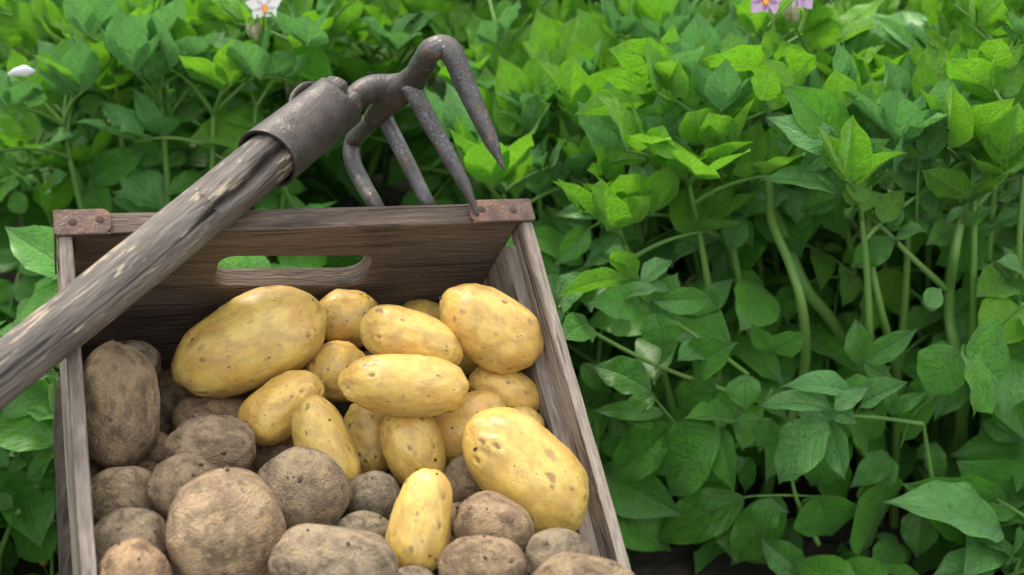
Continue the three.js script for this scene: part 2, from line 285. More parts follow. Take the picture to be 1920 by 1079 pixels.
  const tines = [
    [[712, 212, D2 + 0.002], [684, 238, mix(D1, D2, 0.5)], [661, 268, D1], [660, 300, D1 - 0.002], [678, 340, D1 - 0.006], null],
    [[712, 205, D2], [733, 245, D2 - 0.003], [757, 292, D2 - 0.006], [782, 342, D2 - 0.010], null],
    [[768, 160, D3], [800, 218, mix(D3, dT3, 0.25)], [836, 283, mix(D3, dT3, 0.55)], [868, 342, mix(D3, dT3, 0.8)], [896, 402, dT3]],
    [[772, 150, D3], [792, 116, mix(D3, D4, 0.6)], [812, 93, D4], [833, 88, D4], [850, 106, D4 - 0.001], [872, 158, mix(D4, dT4, 0.25)], [905, 230, mix(D4, dT4, 0.6)], [944, 316, dT4]],
  ];
  tines[0].pop(); tines[1].pop();
  const P0 = tines[0].map((q) => P(...q)); P0.push(rel(onBack(702, 382, -0.016)), rel(onBack(738, 452, -0.012)), rel(onBack(775, 530, -0.009)));
  const P1 = tines[1].map((q) => P(...q)); P1.push(rel(onBack(802, 382, -0.012)), rel(onBack(824, 430, -0.009)), rel(onBack(846, 484, -0.007)));
  const rr = [[0.0072, 0.0078, 0.0074, 0.0068, 0.0063, 0.006, 0.0045, 0.002], [0.0072, 0.0070, 0.0066, 0.0063, 0.0060, 0.0045, 0.002], [0.0076, 0.0072, 0.0067, 0.0056, 0.0016], [0.0076, 0.0082, 0.0086, 0.0088, 0.0080, 0.0072, 0.0058, 0.0013]];
  [P0, P1, tines[2].map((q) => P(...q)), tines[3].map((q) => P(...q))].forEach((pp, k) => mesh('tine', sweep(pp, rr[k], 56, 16, { rough: 0.05, freq: 60, cap: 0.9, sq: 1 }), tineIron, fork));
}

// ------------------------------------------------------------------ potatoes
const skinA = [], skinB = [];
function eyeList(seed, n) { const R = rng(seed), e = []; for (let i = 0; i < n; i++) { const z = R() * 1.7 - 0.85, a = R() * 6.283, s = Math.sqrt(1 - z * z); e.push([z, s * Math.cos(a), s * Math.sin(a), 0.06 + 0.07 * R()]); } return e; }
const sphDir = (u, v, o) => { const th = v * Math.PI, s = Math.sin(th); o[0] = -Math.cos(th); o[1] = s * Math.cos(u * 2 * Math.PI); o[2] = s * Math.sin(u * 2 * Math.PI); };   // poles at the ends of the long axis
for (let k = 0; k < 4; k++) {
  const eyes = eyeList(100 + k, 7), R = rng(500 + k), dots = [], scabs = [], q = [0, 0, 0];
  for (let i = 0; i < 130; i++) { const z = R() * 2 - 1, a = R() * 6.283, s = Math.sqrt(1 - z * z); dots.push([z, s * Math.cos(a), s * Math.sin(a), 0.006 + 0.016 * R() * R()]); }
  for (let i = 0; i < 16; i++) { const z = R() * 2 - 1, a = R() * 6.283, s = Math.sqrt(1 - z * z); scabs.push([z, s * Math.cos(a), s * Math.sin(a), 0.03 + 0.09 * R() * R() + 0.02, 0.35 + 0.65 * R()]); }
  const hgt = new Float32Array(768 * 384);
  const map = tex(768, 384, (u, v, o) => {
    sphDir(u, v, q); const n1 = fbm(q[0] * 3 + k * 9, q[1] * 3, q[2] * 3, 4), n2 = fbm(q[0] * 14, q[1] * 14 + k * 5, q[2] * 14, 3);
    const tan = sstep(0.42, 0.68, n1), fine = vn(q[0] * 70, q[1] * 70, q[2] * 70 + k);
    let r = mix(0.66, 0.57, tan) * (0.86 + 0.28 * n2), g = mix(0.445, 0.345, tan) * (0.84 + 0.3 * n2), b = mix(0.10, 0.082, tan) * (0.8 + 0.4 * n2), h = 0.5 + 0.1 * (n2 - 0.5) + 0.05 * fine;
    const pale = sstep(0.56, 0.72, fbm(q[0] * 2.3 + 30, q[1] * 2.3 + k, q[2] * 2.3, 3)) * 0.4; r = mix(r, 0.66, pale); g = mix(g, 0.50, pale); b = mix(b, 0.16, pale);
    const smear = sstep(0.56, 0.70, fbm(q[0] * 3.4 + 70, q[1] * 3.4 + k * 7, q[2] * 3.4, 5)) * 0.42; r = mix(r, 0.36, smear); g = mix(g, 0.235, smear); b = mix(b, 0.085, smear);
    const speck = sstep(0.80, 0.88, vn(q[0] * 42 + 7 * k, q[1] * 42, q[2] * 42)) * 0.45; r = mix(r, 0.30, speck); g = mix(g, 0.17, speck); b = mix(b, 0.06, speck);
    for (const [x, y, z, w, s] of scabs) { const d = dist3(q, x, y, z); if (d < w * 1.7) { const f = sstep(1.1, 0.45, d / w + 1.1 * (fbm(q[0] * 16, q[1] * 16, q[2] * 16, 3) - 0.5)) * s * 0.9; r = mix(r, 0.25, f); g = mix(g, 0.155, f); b = mix(b, 0.065, f); h -= 0.10 * f; } }
    for (const [x, y, z, w] of dots) { const d = dist3(q, x, y, z); if (d < w * 2.2) { const f = sstep(1.25, 0.7, d / w + 0.9 * (fine - 0.5)) * 0.85; r = mix(r, 0.09, f); g = mix(g, 0.05, f); b = mix(b, 0.025, f); h -= 0.12 * f; } }
    for (const [x, y, z, w] of eyes) { const d = dist3(q, x, y, z); if (d < w * 1.5) { const f = sstep(0.8, 0.15, d / w + 0.6 * (n2 - 0.5)); r = mix(r, 0.22, f * 0.85); g = mix(g, 0.125, f * 0.85); b = mix(b, 0.045, f * 0.85); } }
    o[0] = r; o[1] = g; o[2] = b; hgt[Math.min(383, Math.floor(v * 384)) * 768 + Math.min(767, Math.floor(u * 768))] = h;
  }, true);
  const bump = tex(768, 384, (u, v, o) => { o[0] = o[1] = o[2] = hgt[Math.min(383, Math.floor(v * 384)) * 768 + Math.min(767, Math.floor(u * 768))]; }, false);
  skinA.push({ eyes, mat: new THREE.MeshPhysicalMaterial({ map, bumpMap: bump, bumpScale: 0.0022, roughness: 0.42, specularIntensity: 0.9, clearcoat: 0.2, clearcoatRoughness: 0.3 }) });
}
for (let k = 0; k < 4; k++) {
  const eyes = eyeList(200 + k, 5), q = [0, 0, 0], hgt = new Float32Array(768 * 384), ax = [0.3 + 0.2 * k, 1, 0.4 * k];
  const map = tex(768, 384, (u, v, o) => {
    sphDir(u, v, q); const n1 = fbm(q[0] * 2.6 + k * 9, q[1] * 2.6, q[2] * 2.6, 4), n2 = fbm(q[0] * 11, q[1] * 11 + k * 5, q[2] * 11, 4);
    const w = 0.5 * (fbm(q[0] * 4, q[1] * 4, q[2] * 4 + k, 3) - 0.5), wr = vn(q[0] * 42 + w * 40 + k, q[1] * 15 + w * 26, q[2] * 20), wr2 = vn(q[0] * 90 + w * 60, q[1] * 34, q[2] * 44 + k);
    const fine = vn(q[0] * 120, q[1] * 120, q[2] * 120), ridge = 1 - Math.abs(2 * wr - 1), ridge2 = 1 - Math.abs(2 * wr2 - 1);
    const dust = sstep(0.38, 0.68, n1), dark = sstep(0.52, 0.72, fbm(q[0] * 4.5 + 20, q[1] * 4.5 + k * 4, q[2] * 4.5, 5));
    let s = (0.86 + 0.22 * n2 + 0.13 * (ridge - 0.5) + 0.08 * (ridge2 - 0.5) + 0.04 * (fine - 0.5)) * (1 - 0.36 * dark);
    let r = mix(0.225, 0.365, dust) * s, g = mix(0.160, 0.268, dust) * s, b = mix(0.098, 0.164, dust) * s;
    const bare = sstep(0.62, 0.70, fbm(q[0] * 5 + 60, q[1] * 5 + k * 3, q[2] * 5, 4)) * 0.5; r = mix(r, 0.42, bare); g = mix(g, 0.30, bare); b = mix(b, 0.15, bare);
    for (const [x, y, z, wd] of eyes) { const d = dist3(q, x, y, z), f = sstep(0.8, 0.1, d / wd + 0.9 * (n2 - 0.5)) * 0.8; r = mix(r, 0.06, f); g = mix(g, 0.042, f); b = mix(b, 0.03, f); }
    o[0] = r; o[1] = g; o[2] = b; hgt[Math.min(383, Math.floor(v * 384)) * 768 + Math.min(767, Math.floor(u * 768))] = clamp(0.22 * n2 + 0.46 * ridge + 0.27 * ridge2 + 0.05 * fine);
  }, true);
  const bump = tex(768, 384, (u, v, o) => { o[0] = o[1] = o[2] = hgt[Math.min(383, Math.floor(v * 384)) * 768 + Math.min(767, Math.floor(u * 768))]; }, false);
  skinB.push({ eyes, mat: new THREE.MeshStandardMaterial({ map, bumpMap: bump, bumpScale: 0.0024, roughness: 0.95 }) });
}
// a tuber: long axis x, egg or pear taper, a slight bend, lumps, dented eyes
function tuber(A, B, C, seed, eyes, spin, { taper = 0, waist = 0, bend = 0, lump = 0.1, square = 0 } = {}, nu = 72, nv = 48) {
  const pos = [], uv = [], idx = [], q = [0, 0, 0], cs = Math.cos(spin), sn = Math.sin(spin);
  for (let j = 0; j <= nv; j++) for (let i = 0; i <= nu; i++) {
    const u = i / nu, v = j / nv; sphDir(u, v, q);
    let k = 1 + (lump + 0.09) * (fbm(q[0] * 1.5 + seed * 3.7, q[1] * 1.5, q[2] * 1.5 + seed, 2) - 0.5) + 0.045 * (fbm(q[0] * 5 + seed, q[1] * 5, q[2] * 5, 2) - 0.5);
    for (const [x, y, z, w] of eyes) { const d = dist3(q, x, y, z); k -= 0.085 * Math.exp(-(d * d) / (w * w * 0.25)) - 0.03 * Math.exp(-((d - w) ** 2) / (w * w * 0.2)); }
    const yy = q[1] * cs - q[2] * sn, zz = q[1] * sn + q[2] * cs;
    const t = q[0], prof = (1 - taper * t) * (1 - waist * Math.exp(-((t - 0.25) ** 2) / 0.12)) * (1 + square * (t * t - t * t * t * t));
    pos.push(A * t * k, B * yy * k * prof + bend * A * (t * t - 0.33), C * zz * k * prof); uv.push(u, v);
  }
  for (let j = 0; j < nv; j++) for (let i = 0; i < nu; i++) { const a = j * (nu + 1) + i, b = a + nu + 1; if (j) idx.push(a, a + 1, b); if (j < nv - 1) idx.push(a + 1, b + 1, b); }
  const g = new THREE.BufferGeometry(); g.setAttribute('position', new THREE.Float32BufferAttribute(pos, 3)); g.setAttribute('uv', new THREE.Float32BufferAttribute(uv, 2)); g.setIndex(idx); g.computeVertexNormals();
  const n = g.attributes.normal; for (let j = 0; j <= nv; j++) { const a = j * (nu + 1), b = a + nu, w = V(n.getX(a) + n.getX(b), n.getY(a) + n.getY(b), n.getZ(a) + n.getZ(b)).normalize(); n.setXYZ(a, w.x, w.y, w.z); n.setXYZ(b, w.x, w.y, w.z); }
  for (let i = 0; i <= nu; i++) { n.setXYZ(i, -1, 0, 0); n.setXYZ(nv * (nu + 1) + i, 1, 0, 0); }
  return g;
}
const YL = 'clean yellow potatoes on the heap', BL = 'dusty brown potatoes in the crate';
// pixel of the middle, depth in the heap, half length and half width in pixels, tilt; shape; label
const POT = [
  ['Y', 468, 645, 0.9330, 154, 83, 25, { taper: -0.10, waist: -0.02, lump: 0.10, square: 0.25 }, 'largest long yellow potato, lying under the slot handle beside the shaft'],
  ['Y', 650, 597, 0.9874, 64, 54, -10, { square: 0.2 }, 'yellow potato against the end panel under the slot handle, half behind the largest one'],
  ['Y', 772, 638, 0.9156, 100, 54, -20, { taper: 0.05, square: 0.3 }, 'smooth oval yellow potato lying behind the horizontal one on top'],
  ['Y', 790, 600, 1.0365, 50, 38, 0, {}, 'small yellow potato showing only its top against the back panel'],
  ['Y', 921, 616, 0.9357, 106, 68, -32, { taper: -0.02, square: 0.25 }, 'big spotted yellow potato leaning on the side slat near the corner strap'],
  ['Y', 885, 668, 1.0028, 44, 36, -30, {}, 'shaded yellow potato tucked under the big spotted one'],
  ['Y', 634, 700, 0.9573, 66, 57, -10, {}, 'round speckled yellow potato in the middle of the heap'],
  ['Y', 760, 722, 0.8783, 121, 58, -4, { square: 0.35, lump: 0.06, taper: -0.03 }, 'long smooth yellow potato lying level on top of the heap'],
  ['Y', 948, 735, 0.9455, 73, 46, -24, { taper: 0.03 }, 'oval yellow potato wedged by the lower side slat'],
  ['Y', 528, 765, 0.9015, 88, 55, 37, { square: 0.25 }, 'oval yellow potato resting on brown ones below the largest yellow potato'],
  ['Y', 606, 835, 0.8729, 102, 54, -72, { taper: -0.22, waist: 0.04, square: 0.3, lump: 0.08 }, 'pear shaped yellow potato with black specks, its foot behind a round brown one'],
  ['Y', 692, 820, 0.9206, 72, 50, 90, { square: 0.2 }, 'yellow potato standing in shade between the pear shaped one and its neighbour'],
  ['Y', 776, 842, 0.8933, 86, 56, -70, { taper: 0.10, square: 0.2 }, 'egg shaped yellow potato standing below the level one'],
  ['Y', 870, 802, 0.9218, 88, 52, 38, { square: 0.2 }, 'dull yellow potato slanting under the end of the level one'],
  ['Y', 985, 797, 0.9229, 38, 32, -30, {}, 'small yellow potato peeping out behind the largest blemished one'],
  ['Y', 984, 882, 0.8513, 142, 86, -48, { taper: -0.07, square: 0.3, lump: 0.08 }, 'huge blemished yellow potato with dark scabs against the side slat'],
  ['Y', 790, 977, 0.8028, 102, 58, 78, { taper: 0.17, square: 0.3, lump: 0.06 }, 'upright yellow potato standing alone among the brown ones'],
  ['B', 222, 762, 0.8715, 119, 73, -85, { lump: 0.08, square: 0.35, taper: 0.03 }, 'tall brown potato standing in the corner below the shaft'],
  ['B', 245, 692, 0.9341, 58, 55, 0, {}, 'round brown potato behind the tall one under the shaft'],
  ['B', 330, 742, 0.9608, 54, 42, -60, {}, 'dark brown potato under the tapered end of the largest yellow one'],
  ['B', 400, 784, 0.9420, 74, 52, 0, {}, 'wrinkled brown potato just below the largest yellow one'],
  ['B', 396, 840, 0.8707, 84, 60, 0, { square: 0.2 }, 'smooth dome shaped brown potato beside the oval yellow one'],
  ['B', 300, 795, 0.9718, 36, 32, 0, {}, 'small brown potato in a gap beside the tall one'],
  ['B', 293, 848, 0.9024, 40, 36, 0, {}, 'little brown potato below the foot of the tall one'],
  ['B', 232, 935, 0.8392, 72, 60, 0, { square: 0.2 }, 'brown potato with dark patches touching the side slat'],
  ['B', 347, 915, 0.8295, 68, 63, 0, { lump: 0.16 }, 'knobbly brown potato behind the biggest round one'],
  ['B', 262, 895, 0.8825, 46, 32, 0, {}, 'thin brown potato edge showing above the patchy one'],
  ['B', 245, 1022, 0.7804, 74, 66, 0, { square: 0.2 }, 'brown potato between the patchy one and the pale pinkish one'],
  ['B', 421, 992, 0.7784, 112, 109, 90, { lump: 0.07 }, 'biggest round brown potato with fine wrinkles'],
  ['B', 563, 926, 0.8301, 89, 86, 0, { lump: 0.1 }, 'dark round brown potato in front of the pear shaped yellow one'],
  ['B', 698, 932, 0.8590, 52, 48, 0, {}, 'brown potato under the egg shaped yellow one'],
  ['B', 690, 1000, 0.8160, 56, 38, -15, {}, 'flat brown potato beside the upright yellow one'],
  ['B', 630, 1064, 0.7561, 120, 78, -8, { square: 0.3, taper: 0.05 }, 'wide oval brown potato between the biggest round one and the upright yellow one'],
  ['B', 250, 1080, 0.7441, 68, 66, 0, {}, 'pale pinkish brown potato against the side slat'],
  ['B', 316, 1075, 0.8023, 40, 44, 90, {}, 'small brown potato tucked behind the pale pinkish one'],
  ['B', 878, 905, 0.8822, 50, 50, 90, {}, 'shadowed brown potato beside the huge blemished yellow one'],
  ['B', 862, 975, 0.8535, 34, 32, 0, {}, 'sliver of brown potato beside the top of the upright yellow one'],
  ['B', 925, 990, 0.8083, 79, 60, -25, { square: 0.25 }, 'light brown oval potato below the huge blemished yellow one'],
  ['B', 903, 1066, 0.7697, 85, 60, -5, { square: 0.2 }, 'grey brown potato in front of the light brown oval one'],
  ['B', 1047, 1052, 0.7902, 64, 60, 0, {}, 'brown potato below the scabbed end of the huge yellow one'],
  ['B', 1095, 1115, 0.7512, 106, 74, -5, { square: 0.3 }, 'pale brown potato heaped over the side slat'],
  ['B', 772, 1108, 0.7742, 52, 45, 0, {}, 'brown potato at the foot of the upright yellow one'],
  ['B', 520, 850, 0.9198, 50, 46, 0, {}, 'dark brown potato between the oval and the pear shaped yellow ones'],
  ['B', 545, 722, 0.9723, 52, 40, 0, {}, 'brown potato in shadow under the belly of the largest yellow one'],
  ['B', 186, 892, 0.8828, 36, 34, 0, {}, 'dark brown potato between the side slat and the tall one'],
];
function tinted(mat, kind, i) {   // every tuber has a shade of its own
  const R = rng(900 + i), m = mat.clone(), k = kind === 'Y' ? 0.9 + 0.14 * R() : 0.84 + 0.3 * R(), w = kind === 'Y' ? 0.06 * (R() - 0.5) : 0.16 * (R() - 0.5); m.color.setRGB(k * (1 + w), k, k * (1 - w)); if (i === 33) m.color.setRGB(1.28, 1.14, 1.04); return m;
}
POT.forEach(([kind, px, py, d, a, b, ang, shape, label], i) => {
  const c = atDepth(px, py, d), v = camera.position.clone().sub(c).normalize(), x = V(0, 1, 0).transformDirection(camM).cross(v).normalize(), y = v.clone().cross(x), al = THREE.MathUtils.degToRad(ang), s = d / FPX;
  const e1 = x.clone().multiplyScalar(Math.cos(al)).addScaledVector(y, Math.sin(al)), e2 = v.clone().cross(e1), pool = kind === 'Y' ? skinA : skinB, skin = pool[(i * 7 + 3) % 4];
  const m = mesh(numbered(kind === 'Y' ? 'yellow_potato' : 'brown_potato'), tuber(a * s, b * s, b * s * 0.92, i + 1, skin.eyes, i * 1.7, shape), tinted(skin.mat, kind, i), scene);
  m.position.copy(c); m.quaternion.setFromRotationMatrix(new THREE.Matrix4().makeBasis(e1, e2, v));
  m.userData = { label, category: 'potato', group: kind === 'Y' ? YL : BL };
});
const FILL = [[0.246, 0.085, -0.143, 0.030], [0.120, 0.251, -0.086, 0.028], [0.290, 0.231, -0.128, 0.032], [0.048, 0.269, -0.146, 0.027], [0.225, 0.339, -0.177, 0.031], [0.160, 0.285, -0.052, 0.027], [0.278, 0.172, -0.126, 0.027], [0.310, 0.270, -0.175, 0.030], [0.205, 0.258, -0.091, 0.030], [0.045, 0.214, -0.177, 0.032], [0.193, 0.336, -0.111, 0.032], [0.305, 0.311, -0.077, 0.033], [0.113, 0.227, -0.156, 0.031], [0.301, 0.126, -0.188, 0.028], [0.156, 0.313, -0.171, 0.031], [0.285, 0.348, -0.190, 0.027], [0.193, 0.121, -0.180, 0.034], [0.053, 0.341, -0.153, 0.032], [0.309, 0.347, -0.138, 0.030], [0.178, 0.190, -0.177, 0.026], [0.202, 0.329, -0.039, 0.026], [0.081, 0.347, -0.084, 0.030], [0.118, 0.138, -0.184, 0.029], [0.244, 0.183, -0.178, 0.027], [0.132, 0.066, -0.187, 0.029], [0.148, 0.198, -0.094, 0.029], [0.298, 0.192, -0.179, 0.030], [0.101, 0.294, -0.146, 0.032], [0.256, 0.330, -0.040, 0.030], [0.313, 0.236, -0.060, 0.028], [0.309, 0.063, -0.168, 0.029], [0.059, 0.145, -0.178, 0.031], [0.133, 0.333, -0.052, 0.027], [0.206, 0.283, -0.155, 0.031]];
FILL.forEach(([a, b, c, r], i) => {
  const skin = skinB[i % 4], m = mesh(numbered('brown_potato'), tuber(r * 1.06, r * 0.98, r * 0.96, 80 + i, skin.eyes, i, {}, 32, 20), skin.mat, scene);
  m.position.copy(inCrate(a, b, c)); m.rotation.set(i, i * 2.1, i * 0.7);
  m.userData = { label: 'brown potato buried in the crate underneath the top layer', category: 'potato', group: 'buried brown potatoes' };
});

{ // crumbs of dry earth sticking to the tubers
  const R = rng(4242), crumbs = [], mm = new THREE.Matrix4(), q = new THREE.Quaternion(), p = V(), n = V(), sc = V();
  scene.children.filter((o) => /potato/.test(o.name) && o.isMesh && !/buried/.test(o.userData.group)).forEach((o) => {
    o.updateMatrixWorld(true); const pa = o.geometry.attributes.position, na = o.geometry.attributes.normal, many = /brown/.test(o.name) ? 5 : 2;
    for (let k = 0, tries = 0; k < many && tries < 60; tries++) { const i = Math.floor(R() * pa.count); n.fromBufferAttribute(na, i).transformDirection(o.matrixWorld); if (n.y < 0.3) continue; p.fromBufferAttribute(pa, i).applyMatrix4(o.matrixWorld); const s = 0.0007 + 0.0014 * R() * R(); q.setFromEuler(new THREE.Euler(R() * 6, R() * 6, R() * 6)); crumbs.push(mm.clone().compose(p, q, sc.set(s * (0.8 + R()), s * 0.8, s))); k++; }
  });
  const g = new THREE.IcosahedronGeometry(1, 1), pp = g.attributes.position; for (let i = 0; i < pp.count; i++) { const k = 0.75 + 0.5 * vn(pp.getX(i) * 2.3 + 9, pp.getY(i) * 2.3, pp.getZ(i) * 2.3); pp.setXYZ(i, pp.getX(i) * k, pp.getY(i) * k, pp.getZ(i) * k); } g.computeVertexNormals();
  const im = new THREE.InstancedMesh(g, new THREE.MeshStandardMaterial({ color: new THREE.Color(0.06, 0.044, 0.03), roughness: 1 }), crumbs.length); crumbs.forEach((x, i) => im.setMatrixAt(i, x)); im.name = 'soil_crumbs'; im.castShadow = im.receiveShadow = true;
  im.userData = { kind: 'stuff', label: 'dark crumbs of soil clinging to the potatoes', category: 'soil' }; scene.add(im);
}
// ------------------------------------------------------------------ potato plants
// leaf skin: midrib and curved side veins sunk above, paler; u across (0.5 is the midrib), v from base to tip
const veinAt = (u, v) => { const t = Math.abs(u - 0.5) * 2, ph = (v - 0.34 * Math.pow(t, 1.2) + 0.02 * Math.sin(v * 31 + u * 5)) * 6.5 + (u > 0.5 ? 0.28 : 0), f = Math.abs(ph - Math.round(ph)); return [Math.exp(-(t * t) / 0.0016), Math.exp(-(f * f) / (0.0022 + 0.0022 * (1 - t))) * sstep(1.0, 0.75, t), t]; };
function leafMap(c, vein, seed, vs) {
  return tex(384, 512, (u, v, o) => {
    const [m, l, t] = veinAt(u, v), n = fbm(u * 7 + seed, v * 9, seed, 4), net = vn(u * 34 + 3 * n, v * 46, seed), f = vn(u * 120, v * 160, seed), netv = sstep(0.75, 1, 1 - Math.abs(2 * net - 1));
    const k = clamp(0.75 * m + vs * l), s = 0.78 + 0.38 * n + 0.10 * (f - 0.5) - 0.05 * netv;
    for (let i = 0; i < 3; i++) o[i] = mix(c[i] * s, vein[i], k * 0.75);
    const spot = sstep(0.79, 0.83, vn(u * 17 + seed * 5, v * 21, seed + 3)) * sstep(0.62, 0.7, fbm(u * 3, v * 3, seed + 9, 2)) * 0.35; o[0] = mix(o[0], 0.09, spot); o[1] = mix(o[1], 0.075, spot); o[2] = mix(o[2], 0.03, spot);
  }, true, false);
}
const leafBump = tex(384, 512, (u, v, o) => { const [m, l] = veinAt(u, v), n = vn(u * 34, v * 46, 2), n2 = fbm(u * 60, v * 80, 5, 2); o[0] = o[1] = o[2] = clamp(0.62 - 0.4 * m - 0.36 * l + 0.36 * (n - 0.5) + 0.08 * (n2 - 0.5)); }, false, false);
const leafMat = (c, vein, seed, tr, coat, vs = 0.38) => new THREE.MeshPhysicalMaterial({ map: leafMap(c, vein, seed, vs), bumpMap: leafBump, bumpScale: 0.003, specularIntensity: 0.3, roughness: 1, transmission: tr, thickness: 0, clearcoat: coat, clearcoatRoughness: 0.36, side: THREE.DoubleSide });
const LM = {   // grown leaves in four greens, paler ones with sky sheen put into the colour, and the yellower green of young shoots, also backlight painted on traced leaflets
  m: [leafMat([0.092, 0.325, 0.030], [0.15, 0.39, 0.05], 1, 0.42, 0.7), leafMat([0.104, 0.350, 0.030], [0.16, 0.41, 0.05], 2, 0.42, 0.7), leafMat([0.112, 0.365, 0.026], [0.17, 0.42, 0.045], 3, 0.46, 0.65), leafMat([0.125, 0.385, 0.028], [0.185, 0.44, 0.048], 4, 0.46, 0.65)],
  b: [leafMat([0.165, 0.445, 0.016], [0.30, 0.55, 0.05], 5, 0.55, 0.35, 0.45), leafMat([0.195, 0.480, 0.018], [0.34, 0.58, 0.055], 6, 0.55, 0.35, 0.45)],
  p: [leafMat([0.135, 0.375, 0.085], [0.19, 0.43, 0.105], 7, 0.38, 0.6), leafMat([0.160, 0.410, 0.095], [0.22, 0.46, 0.12], 8, 0.38, 0.6)],
};
LM.d = LM.m;
const stemMap = tex(128, 256, (u, v, o) => { const n = fbm(u * 3, v * 22, 3, 4), f = vn(u * 8, v * 60, 8); const rd = sstep(0.6, 0.75, fbm(u * 2, v * 9, 21, 3)) * 0.3; o[0] = mix(0.13, 0.18, rd) * (0.65 + 0.7 * n); o[1] = mix(0.27, 0.17, rd) * (0.68 + 0.5 * n + 0.12 * f); o[2] = 0.05 * (0.7 + 0.6 * n); }, true);
stemMap.repeat.set(6, 18);
const stemMat = new THREE.MeshPhysicalMaterial({ map: stemMap, roughness: 0.6, clearcoat: 0.2, clearcoatRoughness: 0.5 });

// a leaflet of length 1 along +x, width about 0.55 along z, upper face +y
function leafletGeo(seed, nu, nv, { fold = 0.25, droop = 0.2, wave = 0.04, wd = 0.275, twist = 0, arch = false } = {}) {
  const R = rng(seed * 977 + 5), pos = [], uv = [], idx = [], p1 = R() * 6, p2 = R() * 6, asym = 0.06 * (R() - 0.5), side = 0.07 * (R() - 0.5), fr = 1.7 + R() * 1.6;
  for (let i = 0; i <= nu; i++) {
    const s = 0.5 - 0.5 * Math.cos(Math.PI * Math.pow(i / nu, 0.94)), pk = 0.40;
    let w = s < pk ? Math.pow(Math.max(0, 1 - ((pk - s) / pk) ** 2), 0.72) : Math.max(0, Math.cos((s - pk) / (1 - pk) * Math.PI / 2)) * (1 - 0.38 * sstep(0.5, 1, (s - pk) / (1 - pk)));
    w *= wd * (1 + 0.03 * Math.sin(s * 23 + p1));
    for (let j = -nv; j <= nv; j++) {
      const t = j / nv, at = Math.abs(t), lw = w * (1 + asym * Math.sign(t)), [vm, vl] = [Math.exp(-t * t / 0.01), 0];
      const ph = (s - 0.34 * Math.pow(at, 1.2) + 0.02 * Math.sin(s * 31 + 2.5)) * 6.5 + (t > 0 ? 0.28 : 0), q = Math.cos(ph * 2 * Math.PI);
      const z = t * lw + side * Math.sin(s * Math.PI), edge = at * at;
      let y = fold * at * lw * (1 - 0.35 * at) - droop * (arch ? 1.3 * (s * s - s) : s * s) + wave * edge * Math.sin(s * fr * 6.283 + p1 + (t > 0 ? 0 : 1.9 + p2)) * sstep(0, 0.25, s) * sstep(1.02, 0.7, s);
      y += -0.009 * q * at * (1 - at) * 2.2 * sstep(0.02, 0.15, s) * sstep(1, 0.8, s) + 0.035 * Math.sin(s * 5 + p2) * s * (arch ? 1 - s : 1) + twist * t * lw * s;
      pos.push(s, y, z); uv.push(0.5 + 0.5 * t, s);
    }
  }
  const k = 2 * nv + 1; for (let i = 0; i < nu; i++) for (let j = 0; j < k - 1; j++) { const a = i * k + j, b = a + k; idx.push(a, a + 1, b, a + 1, b + 1, b); }
  const g = new THREE.BufferGeometry(); g.setAttribute('position', new THREE.Float32BufferAttribute(pos, 3)); g.setAttribute('uv', new THREE.Float32BufferAttribute(uv, 2)); g.setIndex(idx); g.computeVertexNormals(); return g;
}
const LG = [], HG = [], YG = [];   // grown, close by, and young boat shaped leaflets
for (let k = 0; k < 8; k++) { const R = rng(140 + k); YG.push(leafletGeo(k + 31, 18, 5, { fold: 0.3 + 0.55 * R(), droop: -0.12 + 0.3 * R(), wave: 0.01 + 0.022 * R(), twist: 0.4 * (R() - 0.5) })); }
for (let k = 0; k < 12; k++) { const R = rng(40 + k), o = { fold: 0.2 + 0.65 * R(), droop: 0.02 + 0.42 * R(), wave: 0.012 + 0.028 * R(), twist: 0.45 * (R() - 0.5) }; LG.push(leafletGeo(k + 1, 14, 4, o)); HG.push(leafletGeo(k + 1, 26, 9, { ...o, fold: o.fold * 0.7, arch: true })); }
function placeLeaflet(parent, geo, mat, base, axis, normal, L, wscale = 1, name = 'leaflet') {
  const X = axis.clone().normalize(), Y = normal.clone().addScaledVector(X, -normal.dot(X)).normalize(), Z = X.clone().cross(Y);
  const m = mesh(name, geo, mat, parent); m.position.copy(base); m.quaternion.setFromRotationMatrix(new THREE.Matrix4().makeBasis(X, Y, Z)); m.scale.set(L, L, L * wscale); return m;
}
